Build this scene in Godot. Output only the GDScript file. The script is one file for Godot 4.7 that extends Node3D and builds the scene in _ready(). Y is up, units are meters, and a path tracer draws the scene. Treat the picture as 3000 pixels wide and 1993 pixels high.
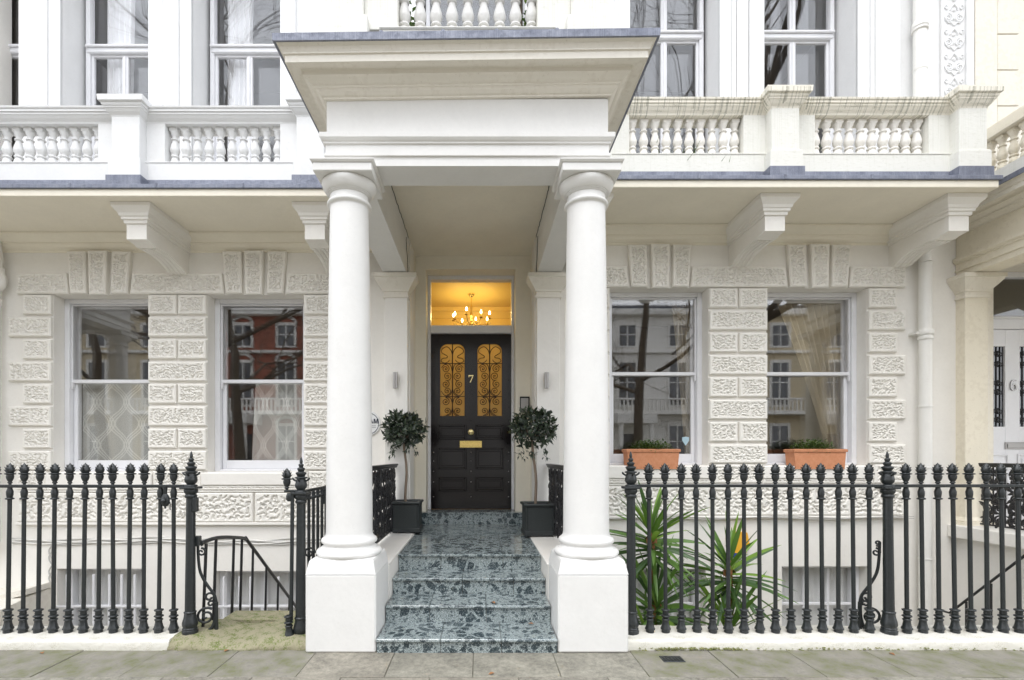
extends Node3D
# A white stucco London terrace front with a pillared porch.  x runs right, y up; Z below is the distance from the street side (world z = -Z).

# ------------------------------------------------------------------ mesh builder
class MB:
	var v := PackedVector3Array()
	var n := PackedVector3Array()
	var uv := PackedVector2Array()
	func q(a: Vector3, b: Vector3, c: Vector3, d: Vector3) -> void:
		var nn := (c - a).cross(d - b)
		if nn.length_squared() < 1e-16:
			return
		nn = nn.normalized()
		for p in [a, c, b, a, d, c]:
			v.append(p)
			n.append(nn)
	func t(a: Vector3, b: Vector3, c: Vector3) -> void:
		var nn := (b - a).cross(c - a).normalized()
		for p in [a, c, b]:
			v.append(p)
			n.append(nn)
	func poly(pts: Array, center: Vector3) -> void:      # convex face turned away from center
		var nn: Vector3 = (pts[1] - pts[0]).cross(pts[2] - pts[0])
		var mid := Vector3.ZERO
		for p in pts:
			mid += p
		mid /= pts.size()
		if nn.dot(mid - center) < 0.0:
			pts.reverse()
		for i in range(1, pts.size() - 1):
			t(pts[0], pts[i], pts[i + 1])
	func box(x0: float, x1: float, y0: float, y1: float, Z0: float, Z1: float, b := 0.0) -> void:
		var c := Vector3((x0 + x1) / 2, (y0 + y1) / 2, -(Z0 + Z1) / 2)
		var h := Vector3(absf(x1 - x0) / 2, absf(y1 - y0) / 2, absf(Z1 - Z0) / 2)
		obox(c, h, Basis(), b)
	func obox(c: Vector3, h: Vector3, B: Basis, b := 0.0) -> void:
		b = minf(b, minf(h.x, minf(h.y, h.z)) * 0.9)
		for ax in 3:
			var u := (ax + 1) % 3
			var w := (ax + 2) % 3
			for s in [-1.0, 1.0]:
				var f := []
				for k in [[-1, -1], [1, -1], [1, 1], [-1, 1]]:
					var p := Vector3.ZERO
					p[ax] = s * h[ax]
					p[u] = k[0] * (h[u] - b)
					p[w] = k[1] * (h[w] - b)
					f.append(c + B * p)
				poly(f, c)
			if b > 0.0:
				for s in [-1.0, 1.0]:
					for r in [-1.0, 1.0]:
						var f := []
						for k in [[0, -1], [0, 1], [1, 1], [1, -1]]:
							var p := Vector3.ZERO
							p[u] = s * (h[u] - (b if k[0] == 1 else 0.0))
							p[w] = r * (h[w] - (0.0 if k[0] == 1 else b))
							p[ax] = k[1] * (h[ax] - b)
							f.append(c + B * p)
						poly(f, c)
		if b > 0.0:
			for sx in [-1.0, 1.0]:
				for sy in [-1.0, 1.0]:
					for sz in [-1.0, 1.0]:
						poly([c + B * Vector3(sx * h.x, sy * (h.y - b), sz * (h.z - b)), c + B * Vector3(sx * (h.x - b), sy * h.y, sz * (h.z - b)), c + B * Vector3(sx * (h.x - b), sy * (h.y - b), sz * h.z)], c)
	func grid(rows: Array, closed := false, uvs := false) -> void:      # smooth sheet through rows of points
		var R := rows.size()
		var C: int = rows[0].size()
		var nn := []
		for i in R:
			var line := PackedVector3Array()
			for j in C:
				var ja := j - 1
				var jb := j + 1
				if closed:
					ja = (ja + C) % C
					jb = jb % C
				var du: Vector3 = rows[mini(i + 1, R - 1)][j] - rows[maxi(i - 1, 0)][j]
				var dv: Vector3 = rows[i][clampi(jb, 0, C - 1)] - rows[i][clampi(ja, 0, C - 1)]
				if dv.length_squared() < 1e-14:
					var i2 := i + 1 if i == 0 else i - 1
					dv = rows[i2][clampi(jb, 0, C - 1)] - rows[i2][clampi(ja, 0, C - 1)]
				line.append(du.cross(dv).normalized())
			nn.append(line)
		for i in R - 1:
			for j in (C if closed else C - 1):
				var k := (j + 1) % C
				for e in [[i, j], [i, k], [i + 1, k], [i, j], [i + 1, k], [i + 1, j]]:
					v.append(rows[e[0]][e[1]])
					n.append(nn[e[0]][e[1]])
					if uvs:
						uv.append(Vector2(float(e[1]) / (C - 1), 1.0 - float(e[0]) / (R - 1)))
	func lathe(prof: Array, seg: int, at: Vector3, sx := 1.0, sz := 1.0, B := Basis()) -> void:      # prof of [r, y]; a repeated point makes a sharp edge
		var run := []
		for i in prof.size():
			if i > 0 and absf(prof[i][0] - prof[i - 1][0]) < 1e-6 and absf(prof[i][1] - prof[i - 1][1]) < 1e-6:
				if run.size() > 1:
					grid(run, true)
				run = []
			var ring := PackedVector3Array()
			for j in seg:
				var a := TAU * j / seg
				ring.append(at + B * Vector3(prof[i][0] * cos(a) * sx, prof[i][1], prof[i][0] * sin(a) * sz))
			run.append(ring)
		if run.size() > 1:
			grid(run, true)
	func tube(pts: Array, r0: float, r1 := -1.0, seg := 6) -> void:
		if r1 < 0.0:
			r1 = r0
		var rows := []
		var up := Vector3(0.31, 0.87, 0.38).normalized()
		for i in pts.size():
			var d: Vector3 = (pts[mini(i + 1, pts.size() - 1)] - pts[maxi(i - 1, 0)]).normalized()
			var s := d.cross(up)
			if s.length() < 0.05:
				s = d.cross(Vector3.RIGHT)
			s = s.normalized()
			var w := s.cross(d).normalized()
			up = w
			var r := lerpf(r0, r1, float(i) / maxf(1, pts.size() - 1))
			var ring := PackedVector3Array()
			for j in seg:
				var a := TAU * j / seg
				ring.append(pts[i] + (s * cos(a) + w * sin(a)) * r)
			rows.append(ring)
		grid(rows, true)
		for e in [0, rows.size() - 1]:
			for j in range(1, seg - 1):
				if e == 0:
					t(rows[e][0], rows[e][j], rows[e][j + 1])
				else:
					t(rows[e][0], rows[e][j + 1], rows[e][j])
	func sweep(prof: Array, path: Array, closed := false, side := 1.0) -> void:      # prof [out, y] along a plan path of Vector2(x, Z), with mitred corners
		var N := path.size()
		var offs := []
		for i in N:
			var d0: Vector2
			var d1: Vector2
			if closed:
				d0 = (path[i] - path[(i - 1 + N) % N]).normalized()
				d1 = (path[(i + 1) % N] - path[i]).normalized()
			else:
				d0 = (path[i] - path[maxi(i - 1, 0)]).normalized() if i > 0 else (path[1] - path[0]).normalized()
				d1 = (path[mini(i + 1, N - 1)] - path[i]).normalized() if i < N - 1 else d0
			var n0 := Vector2(-d0.y, d0.x) * side
			var n1 := Vector2(-d1.y, d1.x) * side
			var m := (n0 + n1).normalized()
			offs.append(m / maxf(0.2, m.dot(n0)))
		for i in (N if closed else N - 1):
			var k := (i + 1) % N
			for p in prof.size() - 1:
				var A: Vector2 = path[i] + offs[i] * prof[p][0]
				var Bv: Vector2 = path[k] + offs[k] * prof[p][0]
				var A2: Vector2 = path[i] + offs[i] * prof[p + 1][0]
				var B2: Vector2 = path[k] + offs[k] * prof[p + 1][0]
				var a := Vector3(A.x, prof[p][1], -A.y)
				var b := Vector3(Bv.x, prof[p][1], -Bv.y)
				var c := Vector3(B2.x, prof[p + 1][1], -B2.y)
				var d := Vector3(A2.x, prof[p + 1][1], -A2.y)
				if side > 0:
					q(a, b, c, d)
				else:
					q(b, a, d, c)
	func prism_x(pts: Array, x0: float, x1: float) -> void:      # outline of Vector2(Z, y) pushed along x
		var P := PackedVector2Array(pts)
		var tri := Geometry2D.triangulate_polygon(P)
		for i in range(0, tri.size(), 3):
			var a := P[tri[i]]; var b := P[tri[i + 1]]; var c := P[tri[i + 2]]
			t(Vector3(x0, a.y, -a.x), Vector3(x0, b.y, -b.x), Vector3(x0, c.y, -c.x))
			t(Vector3(x1, a.y, -a.x), Vector3(x1, c.y, -c.x), Vector3(x1, b.y, -b.x))
		var s := 1.0 if Geometry2D.is_polygon_clockwise(P) else -1.0
		for i in P.size():
			var a := P[i]; var b := P[(i + 1) % P.size()]
			if s > 0:
				q(Vector3(x0, a.y, -a.x), Vector3(x1, a.y, -a.x), Vector3(x1, b.y, -b.x), Vector3(x0, b.y, -b.x))
			else:
				q(Vector3(x1, a.y, -a.x), Vector3(x0, a.y, -a.x), Vector3(x0, b.y, -b.x), Vector3(x1, b.y, -b.x))
	func prism_z(pts: Array, Z0: float, Z1: float) -> void:      # outline of Vector2(x, y) pushed along Z
		var P := PackedVector2Array(pts)
		if Geometry2D.is_polygon_clockwise(P):
			P.reverse()
		var tri := Geometry2D.triangulate_polygon(P)
		for i in range(0, tri.size(), 3):
			var a := P[tri[i]]; var b := P[tri[i + 1]]; var c := P[tri[i + 2]]
			t(Vector3(a.x, a.y, -Z0), Vector3(b.x, b.y, -Z0), Vector3(c.x, c.y, -Z0))
			t(Vector3(a.x, a.y, -Z1), Vector3(c.x, c.y, -Z1), Vector3(b.x, b.y, -Z1))
		for i in P.size():
			var a := P[i]; var b := P[(i + 1) % P.size()]
			q(Vector3(a.x, a.y, -Z1), Vector3(b.x, b.y, -Z1), Vector3(b.x, b.y, -Z0), Vector3(a.x, a.y, -Z0))
	func wall(x0: float, x1: float, y0: float, y1: float, Z0: float, Z1: float, holes: Array) -> void:      # slab with rectangular openings [x0, x1, y0, y1]
		var xs := [x0, x1]
		var ys := [y0, y1]
		for h in holes:
			for k in 2:
				if not xs.has(clampf(h[k], x0, x1)): xs.append(clampf(h[k], x0, x1))
				if not ys.has(clampf(h[k + 2], y0, y1)): ys.append(clampf(h[k + 2], y0, y1))
		xs.sort()
		ys.sort()
		for i in xs.size() - 1:
			for j in ys.size() - 1:
				var cx: float = (xs[i] + xs[i + 1]) / 2
				var cy: float = (ys[j] + ys[j + 1]) / 2
				var open := false
				for h in holes:
					if cx > h[0] and cx < h[1] and cy > h[2] and cy < h[3]:
						open = true
				if not open:
					q(Vector3(xs[i], ys[j], -Z0), Vector3(xs[i + 1], ys[j], -Z0), Vector3(xs[i + 1], ys[j + 1], -Z0), Vector3(xs[i], ys[j + 1], -Z0))
					q(Vector3(xs[i + 1], ys[j], -Z1), Vector3(xs[i], ys[j], -Z1), Vector3(xs[i], ys[j + 1], -Z1), Vector3(xs[i + 1], ys[j + 1], -Z1))
		for h in holes:
			var a := Vector3(h[0], h[2], -Z0); var b := Vector3(h[1], h[2], -Z0); var c := Vector3(h[1], h[3], -Z0); var d := Vector3(h[0], h[3], -Z0)
			var o := Vector3(0, 0, -(Z1 - Z0))
			q(a, a + o, d + o, d)
			q(b + o, b, c, c + o)
			q(d, d + o, c + o, c)
			if h[2] > y0 + 0.001:
				q(a + o, a, b, b + o)
		q(Vector3(x0, y0, -Z1), Vector3(x0, y0, -Z0), Vector3(x0, y1, -Z0), Vector3(x0, y1, -Z1))
		q(Vector3(x1, y0, -Z0), Vector3(x1, y0, -Z1), Vector3(x1, y1, -Z1), Vector3(x1, y1, -Z0))
		q(Vector3(x0, y1, -Z0), Vector3(x1, y1, -Z0), Vector3(x1, y1, -Z1), Vector3(x0, y1, -Z1))
	func planar() -> void:      # flat print coordinates: along the run, and up
		uv.clear()
		for i in v.size():
			var p := v[i]
			uv.append(Vector2(-p.z if absf(n[i].x) > absf(n[i].z) else p.x, p.y))
	func tilt(slope: float, about: float) -> void:      # a sagging run of masonry
		for i in v.size():
			v[i].y += slope * (v[i].x - about)
	func mesh() -> ArrayMesh:
		var arr := []
		arr.resize(Mesh.ARRAY_MAX)
		arr[Mesh.ARRAY_VERTEX] = v
		arr[Mesh.ARRAY_NORMAL] = n
		if uv.size() == v.size():
			arr[Mesh.ARRAY_TEX_UV] = uv
		var m := ArrayMesh.new()
		m.add_surface_from_arrays(Mesh.PRIMITIVE_TRIANGLES, arr)
		return m

func P(x: float, y: float, Z: float) -> Vector3:
	return Vector3(x, y, -Z)

var taken := {}
func numbered(called: String) -> String:
	taken[called] = taken.get(called, -1) + 1
	return called if taken[called] == 0 else "%s_%03d" % [called, taken[called]]

func obj(called: String, m, mt: Material, parent: Node = null, label := "", category := "", group := "") -> MeshInstance3D:
	var o := MeshInstance3D.new()
	o.mesh = m.mesh() if m is MB else m
	o.material_override = mt
	if parent == null:
		o.name = numbered(called)
		add_child(o, true)
	else:
		o.name = called
		parent.add_child(o, true)
	tag(o, label, category, group)
	return o

func tag(o: Node, label := "", category := "", group := "", kind := "") -> void:
	if label: o.set_meta("label", label)
	if category: o.set_meta("category", category)
	if group: o.set_meta("group", group)
	if kind: o.set_meta("kind", kind)

func thing(called: String, label: String, category: String, at := Vector3.ZERO, group := "") -> Node3D:
	var o := Node3D.new()
	o.name = numbered(called)
	add_child(o, true)
	o.position = at
	tag(o, label, category, group)
	return o

func part(called: String, parent: Node) -> Node3D:
	var o := Node3D.new()
	o.name = called
	parent.add_child(o, true)
	return o

# ------------------------------------------------------------------ materials
var M := {}

func lin(r: float, g: float, b: float) -> Color:
	return Color(r, g, b).linear_to_srgb()

func noise_bytes(size: int, freq: float, octaves: int, sd: int, kind := FastNoiseLite.TYPE_SIMPLEX_SMOOTH, ret := FastNoiseLite.RETURN_DISTANCE, jitter := 1.0) -> PackedByteArray:
	var f := FastNoiseLite.new()
	f.noise_type = kind
	f.frequency = freq
	f.seed = sd
	f.fractal_type = FastNoiseLite.FRACTAL_FBM if octaves > 1 else FastNoiseLite.FRACTAL_NONE
	f.fractal_octaves = octaves
	f.cellular_return_type = ret
	f.cellular_jitter = jitter
	var im := f.get_seamless_image(size, size, false, false, 0.15)
	im.convert(Image.FORMAT_L8)
	return im.get_data()

func tex(size: int, shade: Callable) -> ImageTexture:      # shade(index, x, y) -> linear colour
	var d := PackedByteArray()
	d.resize(size * size * 3)
	var k := 0
	for y in size:
		for x in size:
			var c: Color = shade.call(k, x, y)
			c = c.linear_to_srgb()
			d[k * 3] = clampi(int(c.r * 255.0 + 0.5), 0, 255)
			d[k * 3 + 1] = clampi(int(c.g * 255.0 + 0.5), 0, 255)
			d[k * 3 + 2] = clampi(int(c.b * 255.0 + 0.5), 0, 255)
			k += 1
	return ImageTexture.create_from_image(Image.create_from_data(size, size, false, Image.FORMAT_RGB8, d))

func normal_tex(data: PackedByteArray, size: int, strength: float) -> ImageTexture:
	var im := Image.create_from_data(size, size, false, Image.FORMAT_L8, data)
	im.convert(Image.FORMAT_RGBA8)
	im.bump_map_to_normal_map(strength)
	return ImageTexture.create_from_image(im)

func mat(called: String, c: Color, rough := 0.7, metal := 0.0, map: Texture2D = null, scale := 1.0, bump: Texture2D = null, bump_scale := 0.4) -> StandardMaterial3D:
	var m := StandardMaterial3D.new()
	m.resource_name = called
	m.albedo_color = c
	m.roughness = rough
	m.metallic = metal
	if map or bump:
		m.uv1_triplanar = true
		m.uv1_world_triplanar = true
		m.uv1_triplanar_sharpness = 6.0
		m.uv1_scale = Vector3(scale, scale, scale)
	if map:
		m.albedo_texture = map
	if bump:
		m.normal_enabled = true
		m.normal_texture = bump
		m.normal_scale = bump_scale
	M[called] = m
	return m

func build_materials() -> void:
	var S := 512
	var a := noise_bytes(S, 0.008, 4, 11)
	var b := noise_bytes(S, 0.045, 4, 12)
	var c := noise_bytes(S, 0.14, 3, 13)
	# painted stucco: faint roller mottling and a few grey scuffs
	var paint := tex(S, func(k, _x, _y):
		var g := 0.955 + 0.05 * (a[k] / 255.0 - 0.5) + 0.035 * (b[k] / 255.0 - 0.5)
		var dirt := clampf((c[k] / 255.0 - 0.84) * 2.0, 0.0, 0.06) + clampf((b[k] / 255.0 - 0.74) * 0.3, 0.0, 0.03)
		return Color(g - dirt, g - dirt * 1.05, g - dirt * 1.2))
	var relief := normal_tex(noise_bytes(S, 0.03, 5, 21), S, 3.0)
	var grime := tex(S, func(k, _x, _y):
		var g := 0.93 + 0.06 * (a[k] / 255.0 - 0.5)
		var d := clampf((a[k] / 255.0 * 0.5 + b[k] / 255.0 * 0.5 - 0.55) * 0.5, 0.0, 0.07) + clampf((c[k] / 255.0 - 0.80) * 3.0, 0.0, 0.16)
		return Color(g - d * 0.9, g - d, g - d * 1.15))
	mat("white", lin(0.80, 0.80, 0.795), 0.55, 0, paint, 0.45, relief, 0.12)
	mat("stucco", lin(0.865, 0.838, 0.785), 0.6, 0, paint, 0.5, relief, 0.13)
	mat("porch_white", lin(0.77, 0.76, 0.735), 0.5, 0, paint, 0.7, relief, 0.12)
	mat("warm_light_white", lin(0.88, 0.825, 0.70), 0.65, 0, paint, 0.5, relief, 0.15)  # white paint with the warm bounced and hall light put into its colour
	mat("stucco_worn", lin(0.845, 0.805, 0.72), 0.62, 0, grime, 0.55, relief, 0.2)
	mat("carved", lin(0.86, 0.832, 0.772), 0.6, 0, paint, 0.5)
	mat("cream", lin(0.83, 0.765, 0.62), 0.6, 0, grime, 0.5, relief, 0.15)
	mat("cream_light", lin(0.84, 0.79, 0.68), 0.6, 0, grime, 0.5, relief, 0.15)
	mat("joinery", lin(0.80, 0.80, 0.82), 0.32, 0, paint, 0.8)
	mat("pipe_paint", lin(0.83, 0.815, 0.77), 0.45, 0, paint, 0.9, relief, 0.15)
	# balcony rail on the weathered side: black-green run-off stains
	var st1 := PackedFloat32Array()
	var rng := RandomNumberGenerator.new()
	rng.seed = 77
	var lens := PackedFloat32Array()
	for x in S:
		st1.append(0.0)
		lens.append(0.0)
	for s in 95:
		var x0 := rng.randi() % S
		var w := rng.randi_range(1, 4)
		var dk := rng.randf_range(0.25, 0.95)
		var ln := rng.randf_range(0.25, 1.0)
		for x in range(x0, x0 + w):
			st1[x % S] = maxf(st1[x % S], dk)
			lens[x % S] = maxf(lens[x % S], ln)
	var weather := tex(S, func(k, x, y):
		var v := float(y) / S
		var spot := b[k] / 255.0
		var d := 0.0
		if v < 0.25 + lens[x] * 0.8:
			d = st1[x] * (0.18 + 0.65 * spot)
		d = maxf(d, clampf((a[k] / 255.0 * 0.6 + 0.6 * (c[k] / 255.0) - 0.76) * 2.6, 0.0, 0.6))
		var base := Color(0.95, 0.925, 0.86)
		return base.lerp(Color(0.085, 0.09, 0.035), clampf(d, 0.0, 0.92)))
	var mw := mat("weathered", lin(0.88, 0.86, 0.80), 0.75, 0, weather, 1.0)
	mw.uv1_triplanar = false
	mw.uv1_scale = Vector3(0.5, -4.6, 1.0)
	mw.uv1_offset = Vector3(0, 25.1, 0)
	# faint green-grey drips on the lower parts of that balcony
	var drip := tex(S, func(k, x, y):
		var d := 0.0
		if float(y) / S < lens[(x * 3) % S]:
			d = st1[(x * 3) % S] * 0.16
		d += clampf((b[k] / 255.0 - 0.66) * 0.8, 0.0, 0.12)
		return Color(0.95, 0.95, 0.92).lerp(Color(0.42, 0.43, 0.30), d))
	var md := mat("dripped", lin(0.80, 0.79, 0.755), 0.6, 0, drip, 1.0, relief, 0.25)
	md.uv1_scale = Vector3(0.5, 1.3, 0.5)
	# lead flashing
	var lead := tex(S, func(k, x, y):
		var v := a[k] / 255.0 * 0.45 + c[k] / 255.0 * 0.3 + st1[(x * 2) % S] * 0.28
		return Color(0.11, 0.125, 0.17).lerp(Color(0.40, 0.42, 0.47), clampf(v, 0, 1)))
	var ml := mat("lead", lin(0.82, 0.82, 0.86), 0.5, 0.25, lead, 1.2, relief, 0.6)
	ml.uv1_scale = Vector3(1.3, 0.8, 1.3)
	# green breccia marble of the steps
	var T := 1024
	var big := noise_bytes(T, 0.0145, 1, 31, FastNoiseLite.TYPE_CELLULAR, FastNoiseLite.RETURN_CELL_VALUE)
	var bige := noise_bytes(T, 0.0145, 1, 31, FastNoiseLite.TYPE_CELLULAR, FastNoiseLite.RETURN_DISTANCE2_SUB)
	var mid := noise_bytes(T, 0.05, 1, 32, FastNoiseLite.TYPE_CELLULAR, FastNoiseLite.RETURN_CELL_VALUE)
	var mide := noise_bytes(T, 0.05, 1, 32, FastNoiseLite.TYPE_CELLULAR, FastNoiseLite.RETURN_DISTANCE2_SUB)
	var fine := noise_bytes(T, 0.11, 2, 33)
	var vein := noise_bytes(T, 0.02, 4, 34)
	var marble := tex(T, func(k, _x, _y):
		var f := fine[k] / 255.0
		var base := Color(0.075, 0.098, 0.10).lerp(Color(0.42, 0.475, 0.475), clampf(f * 1.7 - 0.32, 0, 1))
		var m := mid[k] / 255.0
		if mide[k] > 38 and m > 0.60:
			base = Color(0.022, 0.036, 0.046).lerp(Color(0.15, 0.185, 0.195), f * 0.6 + (m - 0.5) * 0.6)
		var g := big[k] / 255.0
		if bige[k] > 50 and g > 0.60:
			base = Color(0.010, 0.020, 0.027).lerp(Color(0.055, 0.08, 0.09), f * 0.6 + (g - 0.62))
		var w := absf(vein[k] / 255.0 - 0.5)
		if w < 0.010 or (mide[k] < 9 and f > 0.5):
			base = base.lerp(Color(0.70, 0.74, 0.73), 0.65)
		return base)
	var mb := mat("marble", lin(0.97, 0.98, 0.98), 0.13, 0, marble, 0.8)
	mb.metallic_specular = 0.62
	# paving stone
	var slab := tex(S, func(k, _x, _y):
		var g := 0.235 + 0.13 * (a[k] / 255.0 - 0.5) + 0.12 * (b[k] / 255.0 - 0.5) + 0.10 * (c[k] / 255.0 - 0.5)
		return Color(g * 1.06, g * 0.985, g * 0.82))
	mat("slab_a", lin(0.95, 0.965, 0.94), 0.85, 0, slab, 0.8, relief, 0.5)
	mat("slab_b", lin(0.97, 0.96, 0.93), 0.85, 0, slab, 0.7, relief, 0.5)
	mat("slab_c", lin(0.93, 0.93, 0.91), 0.85, 0, slab, 0.9, relief, 0.5)
	# the same stone with a film of algae in blotches
	var algae := tex(S, func(k, _x, _y):
		var g := 0.235 + 0.10 * (b[k] / 255.0 - 0.5) + 0.07 * (c[k] / 255.0 - 0.5)
		var al := clampf((a[k] / 255.0 * 0.5 + b[k] / 255.0 * 0.3 + c[k] / 255.0 * 0.2 - 0.42) * 3.0, 0, 1)
		return Color(g * 1.05, g * 0.98, g * 0.82).lerp(Color(0.13, 0.14, 0.05), al * 0.8))
	mat("slab_algae", lin(0.97, 0.97, 0.97), 0.88, 0, algae, 0.9, relief, 0.5)
	var moss := tex(S, func(k, _x, _y):
		var f := clampf((a[k] / 255.0 * 0.35 + b[k] / 255.0 * 0.35 + c[k] / 255.0 * 0.3 - 0.51) * 7.0, 0, 1)
		var g := b[k] / 255.0
		return Color(0.30, 0.275, 0.18).lerp(Color(0.05, 0.075, 0.012).lerp(Color(0.15, 0.19, 0.04), g), f))
	mat("moss_stone", lin(1, 1, 1), 0.95, 0, moss, 2.4, relief, 1.2)
	mat("moss", lin(0.72, 0.76, 0.5), 0.95, 0, moss, 3.0, relief, 1.0)
	var copr := tex(S, func(k, _x, _y):
		var f := clampf((a[k] / 255.0 * 0.5 + c[k] / 255.0 * 0.5 - 0.55) * 2.0, 0, 0.5)
		return Color(0.95, 0.93, 0.87).lerp(Color(0.42, 0.40, 0.25), f))
	mat("coping", lin(0.74, 0.73, 0.70), 0.7, 0, copr, 1.1, relief, 0.7)
	mat("asphalt", lin(0.42, 0.41, 0.40), 0.9, 0, slab, 1.5, relief, 0.8)
	mat("mortar", lin(0.19, 0.18, 0.14), 0.95)
	# iron, brass and the rest
	var ironm := tex(S, func(k, _x, _y):
		var g := 0.85 + 0.3 * (b[k] / 255.0 - 0.5) + 0.2 * (c[k] / 255.0 - 0.5)
		return Color(g, g, g))
	mat("iron", lin(0.022, 0.026, 0.027), 0.36, 0, ironm, 2.0, relief, 0.5)
	mat("iron_black", lin(0.014, 0.014, 0.016), 0.4, 0, ironm, 2.0)
	mat("planter", lin(0.030, 0.036, 0.036), 0.5, 0, ironm, 2.0)
	mat("door_black", lin(0.0095, 0.0062, 0.0072), 0.15, 0, ironm, 1.0)
	mat("brass", lin(0.83, 0.62, 0.22), 0.22, 1.0)
	mat("brass_pale", lin(0.85, 0.72, 0.36), 0.25, 1.0)
	mat("steel", lin(0.34, 0.33, 0.32), 0.34, 1.0)
	mat("rubber", lin(0.02, 0.02, 0.02), 0.8)
	mat("cable", lin(0.52, 0.51, 0.48), 0.7)
	var clay := tex(S, func(k, _x, _y):
		var g := a[k] / 255.0 * 0.5 + b[k] / 255.0 * 0.5
		return Color(0.50, 0.19, 0.085).lerp(Color(0.66, 0.31, 0.17), g))
	mat("terracotta", lin(0.98, 0.98, 0.98), 0.85, 0, clay, 3.0, relief, 0.4)
	mat("soil", lin(0.03, 0.022, 0.015), 1.0)
	var bark := tex(S, func(k, _x, _y):
		var g := b[k] / 255.0 * 0.6 + c[k] / 255.0 * 0.4
		return Color(0.12, 0.085, 0.06).lerp(Color(0.30, 0.23, 0.17), g))
	mat("bark", lin(1, 1, 1), 0.9, 0, bark, 5.0, relief, 0.8)
	mat("plane_bark", lin(0.40, 0.40, 0.36), 0.9, 0, bark, 1.0)
	for e in [["bay_dark", 0.016, 0.026, 0.016], ["bay_mid", 0.032, 0.048, 0.026], ["yucca_a", 0.10, 0.19, 0.04], ["yucca_b", 0.18, 0.30, 0.05], ["yucca_c", 0.055, 0.11, 0.035], ["shrub", 0.05, 0.09, 0.02], ["shrub_b", 0.11, 0.15, 0.04]]:
		var lm := mat(e[0], lin(e[1], e[2], e[3]), 0.42)
		lm.backlight_enabled = true
		lm.backlight = lin(e[1] * 0.6, e[2] * 0.7, e[3] * 0.3)
	mat("dead_leaf", lin(0.30, 0.14, 0.055), 0.85)
	# inside
	mat("room_wall", lin(0.24, 0.22, 0.18), 0.9)
	mat("room_pale", lin(0.40, 0.39, 0.38), 0.9)
	mat("room_floor", lin(0.12, 0.08, 0.05), 0.6)
	mat("hall_gold", lin(0.80, 0.57, 0.18), 0.6)
	mat("drape", lin(0.46, 0.39, 0.27), 0.9)
	mat("net", lin(0.85, 0.85, 0.86), 0.9)
	mat("blind", lin(0.70, 0.70, 0.69), 0.9)
	mat("brick_far", lin(0.36, 0.13, 0.085), 0.9, 0, grime, 0.6)
	mat("stucco_far", lin(0.88, 0.86, 0.81), 0.8, 0, grime, 0.3)
	mat("stucco_far_b", lin(0.66, 0.56, 0.38), 0.8, 0, grime, 0.3)
	mat("slate", lin(0.09, 0.095, 0.11), 0.7)
	mat("yellow", lin(0.80, 0.42, 0.03), 0.5)
	mat("blue", lin(0.02, 0.06, 0.32), 0.5)
	mat("red", lin(0.62, 0.03, 0.03), 0.5)
	mat("sticker", lin(0.42, 0.58, 0.66), 0.5)
	mat("print", lin(0.02, 0.03, 0.05), 0.5)
	var g := mat("glass", Color(0.05, 0.06, 0.06, 0.015), 0.0)
	g.transparency = BaseMaterial3D.TRANSPARENCY_ALPHA
	g.metallic_specular = 0.7
	var go := mat("glass_amber", Color(0.95, 0.86, 0.60, 0.5), 0.6)
	go.backlight_enabled = true
	go.backlight = Color(1.0, 0.88, 0.55)
	go.transparency = BaseMaterial3D.TRANSPARENCY_ALPHA
	var gf := mat("glass_far", lin(0.03, 0.035, 0.04), 0.05)
	gf.metallic_specular = 0.7
	var cry := mat("crystal", Color(1, 1, 1, 0.15), 0.02)
	cry.transparency = BaseMaterial3D.TRANSPARENCY_ALPHA
	cry.refraction_enabled = true
	cry.refraction_scale = 0.05
	var bulb := mat("bulb", lin(1, 0.8, 0.45), 0.5)
	bulb.emission_enabled = true
	bulb.emission = lin(1.0, 0.72, 0.32)
	bulb.emission_energy_multiplier = 9.0
	# sheer curtain with a woven ogee pattern: thin cloth, denser along the woven lines
	var W := 512
	var im := Image.create(W, W, false, Image.FORMAT_RGBA8)
	for y in W:
		for x in W:
			var u := float(x) / W * 3.0
			var v := float(y) / W * 4.0
			var best := 9.0
			for r in [0.0, 1.0]:
				for k in range(-1, 5):
					for sgn in [-1.0, 1.0]:
						var cx: float = k + r * 0.5 + 0.25 * sgn * (1.0 - cos((v + r) * PI)) * 0.98
						best = minf(best, minf(absf(u - cx), absf(absf(u - cx) - 0.10)))
			var line := clampf(1.0 - best / 0.035, 0.0, 1.0)
			im.set_pixel(x, y, Color(0.93, 0.93, 0.90, 0.60 + 0.35 * line))
	var sh := StandardMaterial3D.new()
	sh.resource_name = "sheer"
	sh.albedo_texture = ImageTexture.create_from_image(im)
	sh.transparency = BaseMaterial3D.TRANSPARENCY_ALPHA
	sh.roughness = 0.95
	M["sheer"] = sh

# ------------------------------------------------------------------ shared shapes
var shape := {}
const WALL := 6.58

func spiral(c: Vector3, r: float, turns: float, a0: float, dirn: float, U: Vector3, V: Vector3, steps := 16, r_in := 0.15) -> Array:
	var pts := []
	for i in steps + 1:
		var f := float(i) / steps
		var rr := r * lerpf(1.0, r_in, f)
		var a := a0 + dirn * turns * TAU * f
		pts.append(c + (U * cos(a) + V * sin(a)) * rr)
	return pts

func smooth_path(pts: Array, per := 5) -> Array:
	var c := Curve3D.new()
	for i in pts.size():
		var d: Vector3 = (pts[mini(i + 1, pts.size() - 1)] - pts[maxi(i - 1, 0)]) / 6.0
		c.add_point(pts[i], -d, d)
	var out := []
	for i in pts.size() - 1:
		for k in per:
			out.append(c.sample(i, float(k) / per))
	out.append(pts[-1])
	return out

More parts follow.
